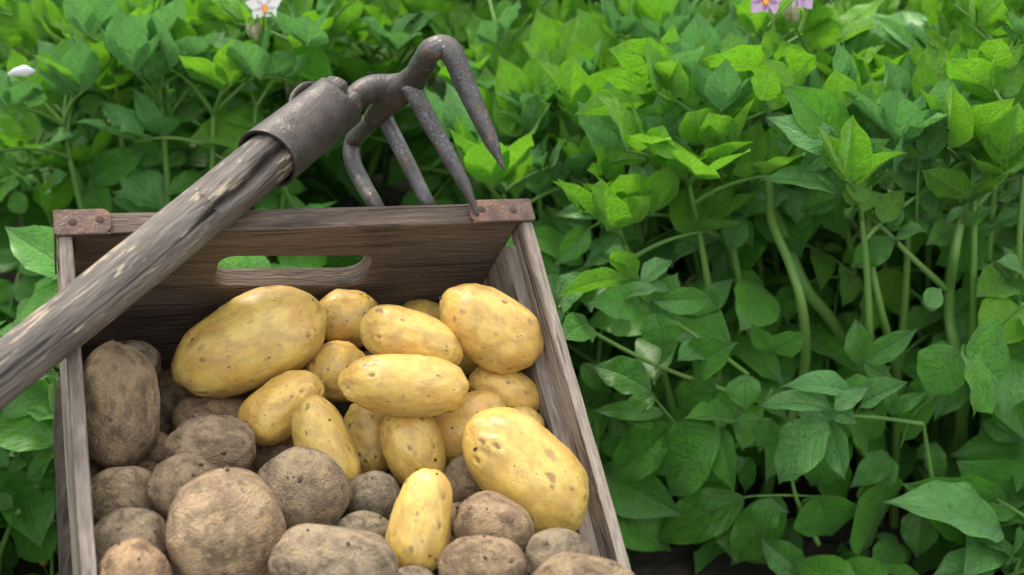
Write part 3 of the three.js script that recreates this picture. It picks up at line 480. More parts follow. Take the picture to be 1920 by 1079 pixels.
// --- plants traced from the photograph: stems and leaflets by the pixels of their ends, on the upright plane where the plant stands
const REG = { 0: [0, 0, 1], 5: [1000, 50, 2.398], 6: [1420, 100, 2.158], 7: [1000, 500, 1.864], 8: [1420, 560, 2.0785], 1: [0, 0, 2.697], 2: [0, 700, 2.845], 3: [850, 0, 2.954] };
const UP = V(0, 1, 0);
function heroPlant(name, label, reg, z, gx, stems, leaflets, seed, mates = 0.5, group) {
  const [ox, oy, sc] = REG[reg], R = rng(seed), gz = z - 0.03, g = thing(name, label, 'potato plant', V(gx, groundHeight(gx, gz), gz), group), o = g.position;
  const at = (X, Y, dz) => onZ(ox + X / sc, oy + Y / sc, z + dz);
  for (const st of stems) {
    const [r0, r1, ...pts] = st, P = [];
    for (let i = 0; i < pts.length; i += 2) P.push(at(pts[i], pts[i + 1], 0.012 * Math.sin(i + seed)).sub(o));
    if (st.root) P.unshift(V(P[0].x + st.root, 0, P[0].z), V(P[0].x + st.root * 0.5, P[0].y * 0.5, P[0].z));
    const px = P[0].clone().add(o).distanceTo(camera.position) / FPX / sc;
    mesh(pts.length > 5 && r0 > 8 ? 'stem' : 'leaf_stalk', sweep(P, [r0 * px, mix(r0, r1, 0.5) * px, r1 * px], 8 * P.length, 9, { rough: 0.22, freq: 40 }), stemMat, g);
  }
  for (const [x0, y0, x1, y1, wd, tone, dz = 0] of leaflets) {
    const a = at(x0, y0, dz + 0.03 * (R() - 0.5)), b = at(x1, y1, dz + 0.07 * (R() - 0.4)), v = camera.position.clone().sub(a).normalize(), A = b.clone().sub(a), L = A.length();
    const j = V(R() - 0.5, (R() - 0.5) * 0.4, R() - 0.5).multiplyScalar(0.55), N = V();
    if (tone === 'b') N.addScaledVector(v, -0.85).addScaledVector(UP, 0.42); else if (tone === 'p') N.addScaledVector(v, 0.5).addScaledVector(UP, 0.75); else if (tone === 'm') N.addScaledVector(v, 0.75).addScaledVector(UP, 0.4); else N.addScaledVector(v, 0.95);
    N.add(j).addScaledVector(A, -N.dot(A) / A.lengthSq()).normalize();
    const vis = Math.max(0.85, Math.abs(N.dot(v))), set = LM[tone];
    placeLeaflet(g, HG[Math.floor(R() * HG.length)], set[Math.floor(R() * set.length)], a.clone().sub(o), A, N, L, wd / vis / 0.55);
    if (L > 0.035 && mates) for (const sg of [-1, 1]) {   // neighbouring leaflets of the same compound leaf
      if (R() > mates) continue;
      const X = A.clone().normalize().applyAxisAngle(N, sg * (0.75 + 0.5 * R())).addScaledVector(N, tone === 'b' ? 0.3 * (R() - 0.3) : 0.35 * (R() - 0.5)), l = L * (0.45 + 0.35 * R()), b0 = a.clone().addScaledVector(A, -0.10 + 0.2 * R()).addScaledVector(v, -0.012 - 0.02 * R());
      placeLeaflet(g, HG[Math.floor(R() * HG.length)], set[Math.floor(R() * set.length)], b0.sub(o), X, N.clone().addScaledVector(A, 2 * (R() - 0.5)).add(V(0.7 * (R() - 0.5), 0.3, 0)), l, 0.95 + 0.25 * R());
    }
  }
  return g;
}
const S = (root, ...a) => { a.root = root; return a; };
const fan = heroPlant('potato_plant', 'tall potato plant with a fan of yellow green leaves beside the lilac flower', 5, -1.10, 0.42, [
  [13, 8, 790, 920, 715, 810, 600, 680, 520, 640], [11, 7, 725, 800, 770, 640, 830, 480], [11, 6, 715, 865, 540, 845, 340, 865, 250, 910], S(0.03, 29, 17, 1459, 1560, 1338, 1320, 1227, 1180, 1130, 940, 1030, 720, 985, 620, 960, 420, 940, 300),
  [8, 5, 960, 420, 800, 400, 690, 395, 560, 320], [7, 5, 1000, 520, 1050, 380, 1065, 330], S(0.04, 26, 14, 1074, 1633, 1029, 1415, 952, 1156, 905, 1079, 860, 960, 790, 920), [5, 3, 1050, 380, 1075, 200, 1070, 40]], [
  [510, 300, 300, 212, 0.45, 'b'], [500, 340, 180, 400, 0.34, 'b'], [610, 170, 335, 100, 0.45, 'b'], [610, 335, 612, 150, 0.5, 'b'], [690, 235, 740, 105, 0.5, 'p'], [590, 225, 488, 138, 0.7, 'p'], [640, 300, 690, 190, 0.6, 'b'],
  [655, 520, 437, 375, 0.72, 'd'], [800, 510, 688, 385, 0.6, 'b', 0.03], [835, 480, 962, 198, 0.42, 'b', 0.02], [830, 620, 1195, 530, 0.62, 'd', -0.01], [1070, 205, 742, 150, 0.45, 'b'], [905, 135, 880, 20, 0.85, 'b'], [1060, 140, 1075, 0, 0.5, 'b'], [1065, 330, 1148, 172, 0.65, 'b', 0.01], [1165, 245, 1130, 62, 0.75, 'b'],
  [535, 620, 560, 470, 0.3, 'p', 0.02], [510, 600, 330, 618, 0.28, 'b', 0.02], [625, 690, 512, 612, 0.5, 'p', 0.02], [785, 560, 640, 520, 0.45, 'b', 0.01], [640, 710, 692, 562, 0.4, 'b', 0.02], [385, 790, 288, 728, 0.7, 'p'], [345, 855, 88, 852, 0.3, 'p'], [345, 850, 190, 810, 0.5, 'b'], [430, 832, 446, 712, 0.55, 'b'],
  [250, 905, 92, 1079, 0.45, 'm'], [235, 1060, 462, 1030, 0.6, 'p', -0.02], [850, 940, 608, 1072, 0.42, 'p'], [955, 860, 880, 1012, 0.75, 'p', 0.02], [1130, 740, 932, 875, 0.45, 'p'], [560, 700, 650, 825, 0.6, 'p'], [600, 740, 480, 790, 0.5, 'p', -0.02], [700, 300, 800, 180, 0.5, 'b', -0.02], [900, 330, 760, 260, 0.5, 'm', -0.03],
  [760, 640, 880, 500, 0.35, 'p', 0.01], [780, 690, 920, 700, 0.5, 'd', -0.02], [720, 800, 860, 830, 0.6, 'd', -0.02], [850, 420, 930, 300, 0.5, 'b', -0.02], [980, 380, 860, 300, 0.5, 'b'], [450, 770, 540, 700, 0.5, 'm', -0.02], [330, 900, 500, 950, 0.45, 'd', -0.03], [1040, 420, 1199, 500, 0.4, 'p', 0.02], [560, 340, 640, 430, 0.5, 'd', -0.03]], 11);
const pale = heroPlant('potato_plant', 'potato plant with pale arching top leaves and thick stems, behind the drooping ribbed leaf', 6, -1.02, 0.56, [
  S(0.02, 25, 15, 831, 1573, 798, 1180, 780, 1079, 780, 960, 800, 800, 815, 720, 860, 590), [13, 8, 765, 955, 620, 820, 500, 700, 400, 610, 330, 575], S(-0.03, 23, 14, 188, 1303, 177, 1000, 130, 850, 60, 680, 50, 520), S(0.03, 18, 11, 565, 1310, 498, 1023, 455, 800, 450, 640), 
  [9, 6, 1079, 330, 985, 190, 930, 90, 900, 20], [8, 5, 860, 590, 870, 480, 895, 370], [7, 5, 640, 700, 650, 560, 655, 420], S(0.16, 13, 9, 1050, 1079, 1060, 800, 1079, 500)], [
  [325, 570, 5, 515, 0.36, 'p', 0.04], [370, 580, 158, 402, 0.42, 'p', 0.02], [410, 605, 452, 438, 0.55, 'b', 0.05], [498, 680, 605, 548, 0.62, 'b', 0.04], [440, 600, 490, 500, 0.6, 'm', 0.02], [540, 720, 602, 595, 0.62, 'p', 0.03], [560, 742, 690, 722, 0.45, 'p', 0.03], [552, 750, 378, 872, 0.55, 'd'], [330, 580, 172, 645, 0.55, 'd', -0.02],
  [352, 470, 552, 412, 0.5, 'm'], [640, 395, 485, 205, 0.5, 'p'], [525, 405, 415, 250, 0.65, 'p', -0.02], [650, 425, 498, 342, 0.36, 'b', 0.02], [658, 432, 752, 284, 0.36, 'p', 0.02], [895, 362, 812, 172, 0.78, 'p'], [895, 392, 688, 284, 0.36, 'p', 0.02], [912, 382, 1062, 212, 0.36, 'p', 0.01],
  [862, 585, 662, 472, 0.42, 'b', 0.04], [868, 545, 884, 390, 0.55, 'b', 0.04], [872, 572, 1022, 422, 0.35, 'b', 0.04], [900, 430, 1079, 368, 0.32, 'p'], [845, 745, 980, 695, 0.5, 'm', -0.02], [985, 190, 758, 18, 0.42, 'b'], [970, 125, 850, -20, 0.5, 'b'], [1002, 175, 1085, 20, 0.55, 'b'], [925, 90, 990, -60, 0.5, 'b'], [1000, 60, 1079, -40, 0.6, 'b'],
  [740, 625, 606, 525, 0.6, 'm', -0.02], [935, 760, 718, 855, 0.5, 'd', -0.02], [745, 1012, 662, 1005, 0.85, 'd', 0.02], [528, 545, 632, 430, 0.7, 'p', -0.01], [355, 355, 86, 118, 0.42, 'd', 0.01], [352, 395, 32, 256, 0.38, 'p', 0.03], [320, 240, 315, 58, 0.75, 'b'], [1079, 905, 962, 845, 0.45, 'p', 0.02], [1079, 985, 990, 905, 0.6, 'm', 0.02], [1000, 1040, 895, 1035, 0.5, 'p', 0.02],
  [800, 700, 680, 780, 0.5, 'd', -0.03], [830, 690, 960, 620, 0.5, 'm', -0.01], [690, 660, 560, 640, 0.5, 'm', -0.03], [750, 560, 640, 480, 0.5, 'b', -0.02], [760, 420, 700, 330, 0.5, 'm', -0.02], [950, 300, 1079, 330, 0.45, 'm', -0.02], [180, 420, 60, 340, 0.5, 'd', -0.03], [830, 620, 760, 690, 0.4, 'm', 0.03], [880, 600, 960, 560, 0.5, 'm', 0.02], [1060, 560, 960, 600, 0.5, 'd', -0.02], [140, 130, 20, 20, 0.5, 'b'], [60, 230, 130, 60, 0.6, 'b'], [10, 190, 60, 50, 0.5, 'b'], [1079, 640, 940, 700, 0.5, 'd', -0.04]], 12);
heroPlant('potato_plant', 'low branch of potato leaves hanging over shade just outside the side slat', 7, -0.97, 0.30, [
  [9, 6, 690, 440, 430, 345, 185, 215, 90, 140], [8, 5, 750, 378, 600, 265, 400, 130, 330, 60], [5, 3, 560, 620, 490, 540, 420, 455], [5, 3, 930, 800, 735, 808, 640, 850], [4, 3, 690, 600, 650, 575, 600, 560], [5, 3, 835, 430, 760, 560, 690, 570]], [
  [652, 572, 478, 808, 0.62, 'm', 0.05], [690, 555, 835, 600, 0.75, 'm', 0.03], [705, 535, 522, 535, 0.4, 'm', 0.03], [492, 558, 260, 748, 0.4, 'm', 0.01], [458, 515, 198, 505, 0.26, 'm', 0.03], [412, 440, 203, 348, 0.5, 'd', 0.01], [738, 808, 422, 968, 0.45, 'd', 0.02], [868, 808, 692, 1048, 0.5, 'd', 0.02], [820, 1079, 800, 940, 0.9, 'd'], [640, 1079, 560, 1000, 0.8, 'd'],
  [332, 45, 78, 112, 0.32, 'b', 0.03], [300, 110, 450, 78, 0.35, 'p', 0.03], [372, 140, 186, 130, 0.5, 'd', 0.01], [425, 162, 452, 292, 0.85, 'm', 0.04], [605, 278, 502, 332, 0.6, 'p', 0.02], [562, 360, 718, 264, 0.4, 'm', 0.03], [508, 482, 655, 385, 0.5, 'd', 0.01], [740, 378, 745, 505, 0.95, 'd', 0.03], [190, 200, 90, 260, 0.6, 'm', 0.01], [740, 672, 578, 745, 0.4, 'd'], [350, 0, 250, -50, 0.5, 'p'], [380, 60, 490, -20, 0.4, 'p', 0.01],
  [90, 150, 200, 20, 0.5, 'p'], [420, 120, 630, 110, 0.35, 'd'], [280, 240, 340, 180, 0.6, 'm', 0.02], [440, 340, 490, 300, 0.7, 'm', 0.02], [480, 560, 360, 640, 0.5, 'd', -0.03], [560, 160, 700, 40, 0.5, 'd', -0.06], [800, 70, 720, 230, 0.7, 'd', -0.08], [170, 340, 230, 440, 0.6, 'd', -0.03], [600, 820, 480, 1079, 0.5, 'd', -0.05], [400, 700, 480, 830, 0.6, 'd', -0.06], [880, 900, 932, 1040, 0.5, 'd', -0.03]], 13);
const broad = heroPlant('potato_plant', 'potato plant with one broad drooping ribbed leaf and heart shaped leaflets on a thick stem', 8, -0.93, 0.52, [
  [9, 6, 650, 490, 460, 465, 300, 460, 270, 480], S(0.0, 12, 6, 700, 800, 668, 620, 650, 490), [6, 4, 1039, 20, 950, 110, 900, 160], S(0, 10, 6, 240, 960, 150, 770, 130, 640), [4, 3, 0, 770, 110, 768, 230, 772], [6, 4, 1039, 900, 990, 830, 960, 800], [6, 4, 1039, 1040, 950, 1050, 900, 1060], [5, 3, 690, 380, 600, 470, 560, 580]], [
  [278, 488, 84, 728, 0.58, 'p', 0.05], [282, 432, -5, 425, 0.3, 'p', 0.04], [372, 372, 90, 345, 0.3, 'p', 0.02], [778, 192, 660, 388, 0.82, 'm', 0.03], [815, 188, 984, 374, 0.75, 'm', 0.04], [1000, 235, 960, 460, 0.6, 'd'], [955, 905, 488, 795, 0.42, 'p', 0.06], [970, 860, 560, 720, 0.4, 'd', 0.02], [925, 1050, 675, 1090, 0.6, 'p', 0.07], [995, 832, 776, 632, 0.62, 'd'], [395, 782, 470, 880, 0.9, 'd'], [228, 768, 292, 928, 0.85, 'd', 0.02], [300, 580, 210, 735, 0.6, 'd', -0.03], [645, 820, 620, 1015, 0.75, 'd', -0.01],
  [408, 412, 592, 325, 0.36, 'p', 0.03], [300, 432, 435, 348, 0.42, 'p', 0.05], [512, 442, 665, 362, 0.36, 'm', 0.02], [55, 465, 18, 590, 0.7, 'm'], [985, 1002, 850, 942, 0.5, 'p', 0.06], [990, 1010, 1050, 930, 0.7, 'p', 0.06], [320, 370, 480, 330, 0.5, 'm', -0.01], [510, 600, 360, 740, 0.5, 'd', -0.03], [60, 780, 0, 930, 0.6, 'd', 0.01], [430, 560, 330, 470, 0.5, 'd', -0.02], [190, 1079, 10, 930, 0.6, 'd', 0.03], [560, 960, 450, 1079, 0.6, 'd', 0.0], [690, 560, 720, 720, 0.5, 'd', -0.02], [880, 480, 1039, 560, 0.5, 'd', -0.04], [420, 250, 630, 115, 0.4, 'd', -0.02], [60, 200, 195, 125, 0.4, 'd', 0.01], [660, 30, 720, -40, 0.7, 'd', 0.02], [560, 420, 470, 300, 0.5, 'd', -0.04], [330, 1079, 440, 980, 0.6, 'd', -0.02], [700, 380, 560, 560, 0.35, 'm', -0.02]], 14);
const bright = heroPlant('potato_plant', 'bright potato plant with an arching leaf stalk, standing behind the collar of the fork', 1, -1.30, -0.48, [
  [14, 7, 1220, 720, 1050, 540, 880, 340, 780, 260], S(-0.12, 15, 8, 490, 790, 530, 600, 570, 400, 575, 250), S(-0.16, 20, 9, 470, 980, 450, 800, 420, 650, 310, 560, 250, 500), [12, 6, 270, 860, 150, 720, 0, 630], S(0.14, 14, 8, 1290, 650, 1290, 530, 1200, 330, 1170, 240), [9, 5, 1300, 530, 1420, 340, 1490, 230], [6, 4, 1200, 330, 1230, 200, 1300, 110]], [
  [825, 265, 402, 215, 0.3, 'b', 0.02], [815, 250, 580, 95, 0.4, 'p'], [895, 315, 900, 82, 0.66, 'b', 0.02], [990, 375, 1145, 258, 0.62, 'b', 0.02], [905, 395, 695, 300, 0.45, 'b'], [560, 400, 448, 225, 0.62, 'b'], [580, 455, 722, 288, 0.42, 'b', 0.01], [545, 465, 352, 290, 0.5, 'b', 0.01], [312, 555, 112, 398, 0.45, 'b', 0.01], [192, 695, 15, 525, 0.58, 'b', 0.02], [790, 655, 835, 425, 0.7, 'm', 0.02], [860, 540, 1005, 610, 0.6, 'm', 0.01],
  [460, 905, 745, 760, 0.36, 'm', 0.03], [822, 1065, 598, 825, 0.62, 'p', 0.05], [812, 1055, 555, 972, 0.36, 'p', 0.05], [1450, 285, 1395, 160, 0.65, 'b'], [1490, 245, 1695, 25, 0.5, 'b'], [1560, 405, 1615, 185, 0.62, 'd', 0.01], [550, 575, 705, 435, 0.42, 'b', 0.01], [1080, 240, 960, 90, 0.6, 'b', -0.02], [1170, 250, 1130, 110, 0.6, 'b'], [1090, 90, 830, 100, 0.35, 'b', -0.03], [1250, 90, 1000, 60, 0.4, 'b', -0.03], [700, 560, 600, 470, 0.6, 'm', -0.02], [480, 660, 340, 740, 0.5, 'm'], [860, 650, 900, 760, 0.6, 'm', 0.01], [1000, 700, 1140, 740, 0.5, 'd', -0.02], [230, 780, 380, 690, 0.4, 'p', 0.03], [110, 900, 0, 820, 0.6, 'm', 0.04], [230, 1079, 385, 890, 0.5, 'b', 0.05], [260, 960, 345, 880, 0.5, 'p', 0.04], [120, 1079, 60, 960, 0.7, 'd', 0.04], [820, 820, 620, 700, 0.5, 'd', 0.01], [1040, 900, 830, 1000, 0.4, 'm', 0.01], [940, 780, 820, 850, 0.5, 'm', 0.01], [400, 560, 540, 480, 0.5, 'm'], [1300, 450, 1160, 430, 0.4, 'p', -0.02], [1330, 340, 1430, 280, 0.6, 'm', -0.02], [1230, 500, 1140, 560, 0.5, 'p', -0.01], [640, 620, 560, 700, 0.5, 'd', -0.01], [1150, 420, 1050, 340, 0.5, 'b', -0.02], [930, 560, 860, 640, 0.7, 'b', 0.0], [330, 420, 250, 330, 0.5, 'm', -0.03], [60, 640, 120, 560, 0.5, 'm']], 15);
heroPlant('potato_plant', 'shaded potato leaf spray under the fork shaft, outside the crate', 2, -0.90, -0.50, [
  S(0.05, 18, 15, 340, 860, 320, 600, 290, 330, 270, 60), [12, 9, 290, 790, 150, 730, 0, 715], [8, 5, 290, 330, 275, 100, 240, 20], S(-0.02, 14, 12, 0, 960, 50, 830, 100, 740)], [
  [310, 370, -60, 290, 0.55, 'm', 0.03], [275, 110, -20, 250, 0.5, 'm', 0.0], [35, 500, -60, 380, 0.5, 'p', 0.04], [280, 480, 130, 560, 0.8, 'd', -0.02], [200, 560, 40, 680, 0.8, 'd', -0.03], [60, 720, -40, 640, 0.7, 'm', 0.02], [290, 800, 90, 980, 0.7, 'd', -0.03], [260, 210, 200, 260, 0.8, 'd'], [380, 1079, 340, 980, 0.7, 'd', 0.0], [130, 470, 40, 540, 0.5, 'd', -0.01], [300, 20, 130, -40, 0.5, 'm'], [250, 620, 330, 520, 0.5, 'd', -0.04], [10, 1000, 120, 940, 0.5, 'd', -0.03]], 16);
const wide = heroPlant('potato_plant', 'potato plant with wide soft leaves seen between the tines and the tall fan leaved plant', 3, -1.34, 0.12, [
  S(0.0, 16, 9, 270, 560, 270, 350, 240, 160, 200, 0), [9, 6, 290, 280, 380, 150, 430, 90], S(0.1, 15, 9, 930, 260, 940, 150, 950, -20), [9, 6, 920, 200, 840, 80, 790, 20], [7, 5, 270, 420, 130, 330, 0, 220]], [
  [65, 430, 320, 410, 0.4, 'b', 0.06], [620, 330, 150, 350, 0.3, 'b'], [900, 380, 590, 290, 0.36, 'p'], [560, 300, 690, 250, 0.5, 'b', -0.03], [300, 730, 510, 620, 0.5, 'p', 0.06], [520, 700, 700, 660, 0.5, 'p', 0.06], [600, 760, 375, 790, 0.4, 'b', 0.08], [860, 780, 560, 760, 0.45, 'p', 0.07], [700, 480, 430, 420, 0.4, 'd', -0.02], [980, 640, 830, 690, 0.5, 'm', 0.05], [950, 240, 780, 60, 0.5, 'b', -0.05], [960, 200, 1080, 40, 0.5, 'm', -0.06], [700, 220, 640, 80, 0.5, 'b', -0.08], [1400, 200, 1180, 170, 0.4, 'm', -0.1], [1200, 330, 1480, 300, 0.4, 'd', -0.02], [300, 580, 430, 560, 0.5, 'p', 0.03], [100, 620, 0, 700, 0.6, 'm', 0.05], [560, 850, 290, 830, 0.4, 'b', 0.09], [150, 800, 0, 860, 0.5, 'p', 0.06], [440, 200, 540, 60, 0.5, 'm', -0.05], [230, 180, 90, 60, 0.5, 'b', -0.03], [230, 120, 330, 10, 0.5, 'm', -0.03]], 17);

// --- whole plants grown by rule, for the rows behind and beside, plus unseen ones added for shade
function leafyStem(g, P, az, low, R, n, t0, rad) {
  mesh('stem', sweep(P, rad, 20, 7, { rough: 0.2, freq: 40 }), stemMat, g);
  const curve = new THREE.CatmullRomCurve3(P);
  for (let i = 0; i < n; i++) {
    const t = t0 + (1 - t0) * i / (n - 1), p = curve.getPoint(t), top = i === n - 1, la = az + i * 2.4 + R() * 0.6, young = sstep(0.6, 1, t);
    const lens = mix(0.165, 0.085, Math.pow(young, 1.2)) * (0.85 + 0.3 * R()), elev = mix(0.35, 1.0, young) + 0.3 * (R() - 0.5);
    leaf(g, p, la, elev, low ? Math.max(lens, 0.13) : lens, low ? 0.099 : young, R);
    if (top && !low) for (let q = 0; q < 4; q++) leaf(g, p, la + 1.3 + q * 1.4, 0.7 + 0.6 * R(), lens * (0.55 + 0.5 * R()), 1, R);
  }
}
function growPlant(seed, height, low = false) {
  const R = rng(seed), g = new THREE.Group(), nStem = 3;
  for (let k = 0; k < nStem; k++) {
    const az = k / nStem * 6.283 + R() * 1.4, lean = 0.06 + 0.13 * R(), H = height * (0.78 + 0.3 * R()), P = [];
    for (let i = 0; i <= 6; i++) { const t = i / 6, out = 0.03 + lean * (t * 0.5 + t * t * 0.5) + (low ? 0.003 : 0.010) * Math.sin(i * 1.6 + k); P.push(V(Math.cos(az) * out, H * (t - 0.02), Math.sin(az) * out)); }
    leafyStem(g, P, az, low, R, 7, 0.24, low ? [0.0032, 0.0028, 0.0022, 0.0016] : [0.0065, 0.006, 0.0055, 0.0045, 0.0028]);
  }
  return g;
}
function addTops(g, tips, seed) {   // leafy stems that end where the photograph shows a shoot tip
  const R = rng(seed), o = g.position;
  for (const [px, py, z, n = 8, t0 = 0.45] of tips) {
    const tip = onZ(px, py, z), base = V(mix(o.x, tip.x, 0.6), groundHeight(mix(o.x, tip.x, 0.6), z - 0.03), z - 0.03), P = [];
    for (let i = 0; i <= 6; i++) { const t = i / 6; P.push(base.clone().lerp(tip, t).add(V(0.018 * Math.sin(t * 3.1 + px) * (1 - t), 0, 0.02 * Math.sin(t * 3.1))).sub(o)); }
    leafyStem(g, P, R() * 6.283, false, R, n, t0, [0.0056, 0.0052, 0.0045, 0.0036, 0.0024]);
  }
}
function leaf(g, p, az, elev, len, young, R) {
  const dir = V(Math.cos(az), 0, Math.sin(az)), P = [], droop = mix(0.75, 0.35, young) * (0.6 + 0.8 * R());
  for (let i = 0; i <= 4; i++) { const t = i / 4, e = elev - droop * t * 1.3; P.push((i ? P[i - 1].clone() : V(0, 0, 0)).addScaledVector(dir, i ? len / 4 * Math.cos(e) : 0).addScaledVector(UP, i ? len / 4 * Math.sin(e) : 0)); }
  const node = mesh('leaf', sweep(P, [0.0027, 0.002, 0.0013], 10, 5), stemMat, g); node.position.copy(p);
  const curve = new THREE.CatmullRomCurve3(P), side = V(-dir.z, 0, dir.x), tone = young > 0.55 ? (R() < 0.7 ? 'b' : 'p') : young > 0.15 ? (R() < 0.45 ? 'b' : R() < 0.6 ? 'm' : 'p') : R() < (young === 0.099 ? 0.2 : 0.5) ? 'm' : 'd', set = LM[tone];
  const pairs = len > 0.1 ? 3 : 2, Lt = Math.min(0.086, 0.62 * len + 0.008) * (0.85 + 0.3 * R());
  const put = (t, sgn, L) => {
    const b = curve.getPoint(t), tg = curve.getTangent(t), nrm = side.clone().cross(tg).normalize(); if (nrm.y < 0) nrm.negate();
    const a = sgn ? 0.95 + 0.35 * (R() - 0.5) : 0, X = tg.clone().multiplyScalar(Math.cos(a)).addScaledVector(side, sgn * Math.sin(a)).addScaledVector(nrm, 0.5 * (R() - 0.42) + 0.7 * young), N = nrm.clone().addScaledVector(side, 0.8 * (R() - 0.5) - sgn * 0.15).addScaledVector(tg, 0.9 * (R() - 0.5));
    const pool = young > 0.45 ? YG : LG;
    placeLeaflet(node, pool[Math.floor(R() * pool.length)], set[Math.floor(R() * set.length)], b.addScaledVector(X, sgn ? 0.004 : 0), X, N, L, 1.0 + 0.28 * R());
  };
  put(1, 0, Lt);
  for (let i = 0; i < pairs; i++) { const t = 0.88 - i * 0.21, L = Lt * (0.95 - 0.13 * i); put(t, 1, L * (0.85 + 0.25 * R())); put(t - 0.03, -1, L * (0.85 + 0.25 * R())); }
  if (pairs === 3) { put(0.74, 1, 0.016 + 0.01 * R()); put(0.5, -1, 0.016 + 0.012 * R()); }
}
const shrubs = [growPlant(21, 0.26, true), growPlant(22, 0.30, true), growPlant(23, 0.22, true)];
const protos = [growPlant(3, 0.46), growPlant(4, 0.5), growPlant(5, 0.44), growPlant(6, 0.48), growPlant(8, 0.42)];
let lowLeaf = false;
addTops(fan, [[1330, 215, -1.24], [1225, 280, -1.27], [1440, 110, -1.26], [1395, 270, -1.20, 7], [1190, 400, -1.17, 6], [1290, 400, -1.17, 6], [1110, 380, -1.2, 6], [1345, 262, -1.09, 3, 0.9], [1292, 345, -1.06, 3, 0.9], [1160, 425, -1.06, 3, 0.9]], 301);
addTops(pale, [[1540, 170, -1.24], [1640, 280, -1.18], [1570, 320, -1.16, 6], [1820, 190, -1.17], [1838, 330, -1.12, 6], [1905, 60, -1.2], [1740, 300, -1.2, 7], [1828, 352, -1.02, 3, 0.9], [1612, 372, -1.0, 3, 0.9], [1700, 300, -1.05, 3, 0.9], [1885, 120, -1.08, 3, 0.9]], 302);
addTops(bright, [[330, 70, -1.40], [205, 180, -1.40], [110, 150, -1.42], [560, 60, -1.42], [430, 140, -1.41], [60, 290, -1.36], [300, 165, -1.27, 3, 0.9], [120, 235, -1.25, 3, 0.9], [215, 130, -1.3, 3, 0.9], [400, 215, -1.26, 3, 0.9], [570, 95, -1.3, 3, 0.9]], 303);
addTops(wide, [[930, 120, -1.46], [1090, 140, -1.44], [840, 50, -1.5], [1060, 300, -1.30], [700, 100, -1.46], [1000, 235, -1.28, 3, 0.9], [945, 360, -1.18, 3, 0.9], [1100, 250, -1.24, 3, 0.9], [880, 160, -1.36, 3, 0.9]], 304);
const viewDir = V(0, 0, -1).transformDirection(camM), viewUp = V(0, 1, 0).transformDirection(camM);
function keepOut(p) {   // no grown leaf inside the crate, through the fork or in front of the plants traced from the photograph
  const e = toCrate(p), d = p.clone().sub(camera.position), dep = d.dot(viewDir), px = CX + FPX * d.x / dep, py = CY - FPX * d.dot(viewUp) / dep;
  if (e.x > -0.035 && e.x < 0.40 && e.y > -0.03 && e.y < 0.7 && e.z > -0.26) return true;
  if (e.x > -0.3 && e.x < 0.42 && e.y > -0.17 && e.y < 0.4 && e.z > -0.06) return true;
  if (dep < 0.5) return true;
  if (px < -60 || px > 1980 || py > 1140 || py < -60) return false;
  if (lowLeaf) return p.z > (px > 1040 ? (py > 760 ? -0.82 : -0.90) : -0.86) || (px > 1220 && py > 430 && py < 770 && p.z > -1.13) || (py < 620 && px > 1040 && p.z > -1.05);
  if (px > 1040) return p.z > (py < 470 ? -1.10 : px > 1220 && py < 770 ? -1.14 : -1.02);
  return p.z > (py < 420 && px < 700 ? -1.36 : py < 420 ? -1.36 : -1.0);
}
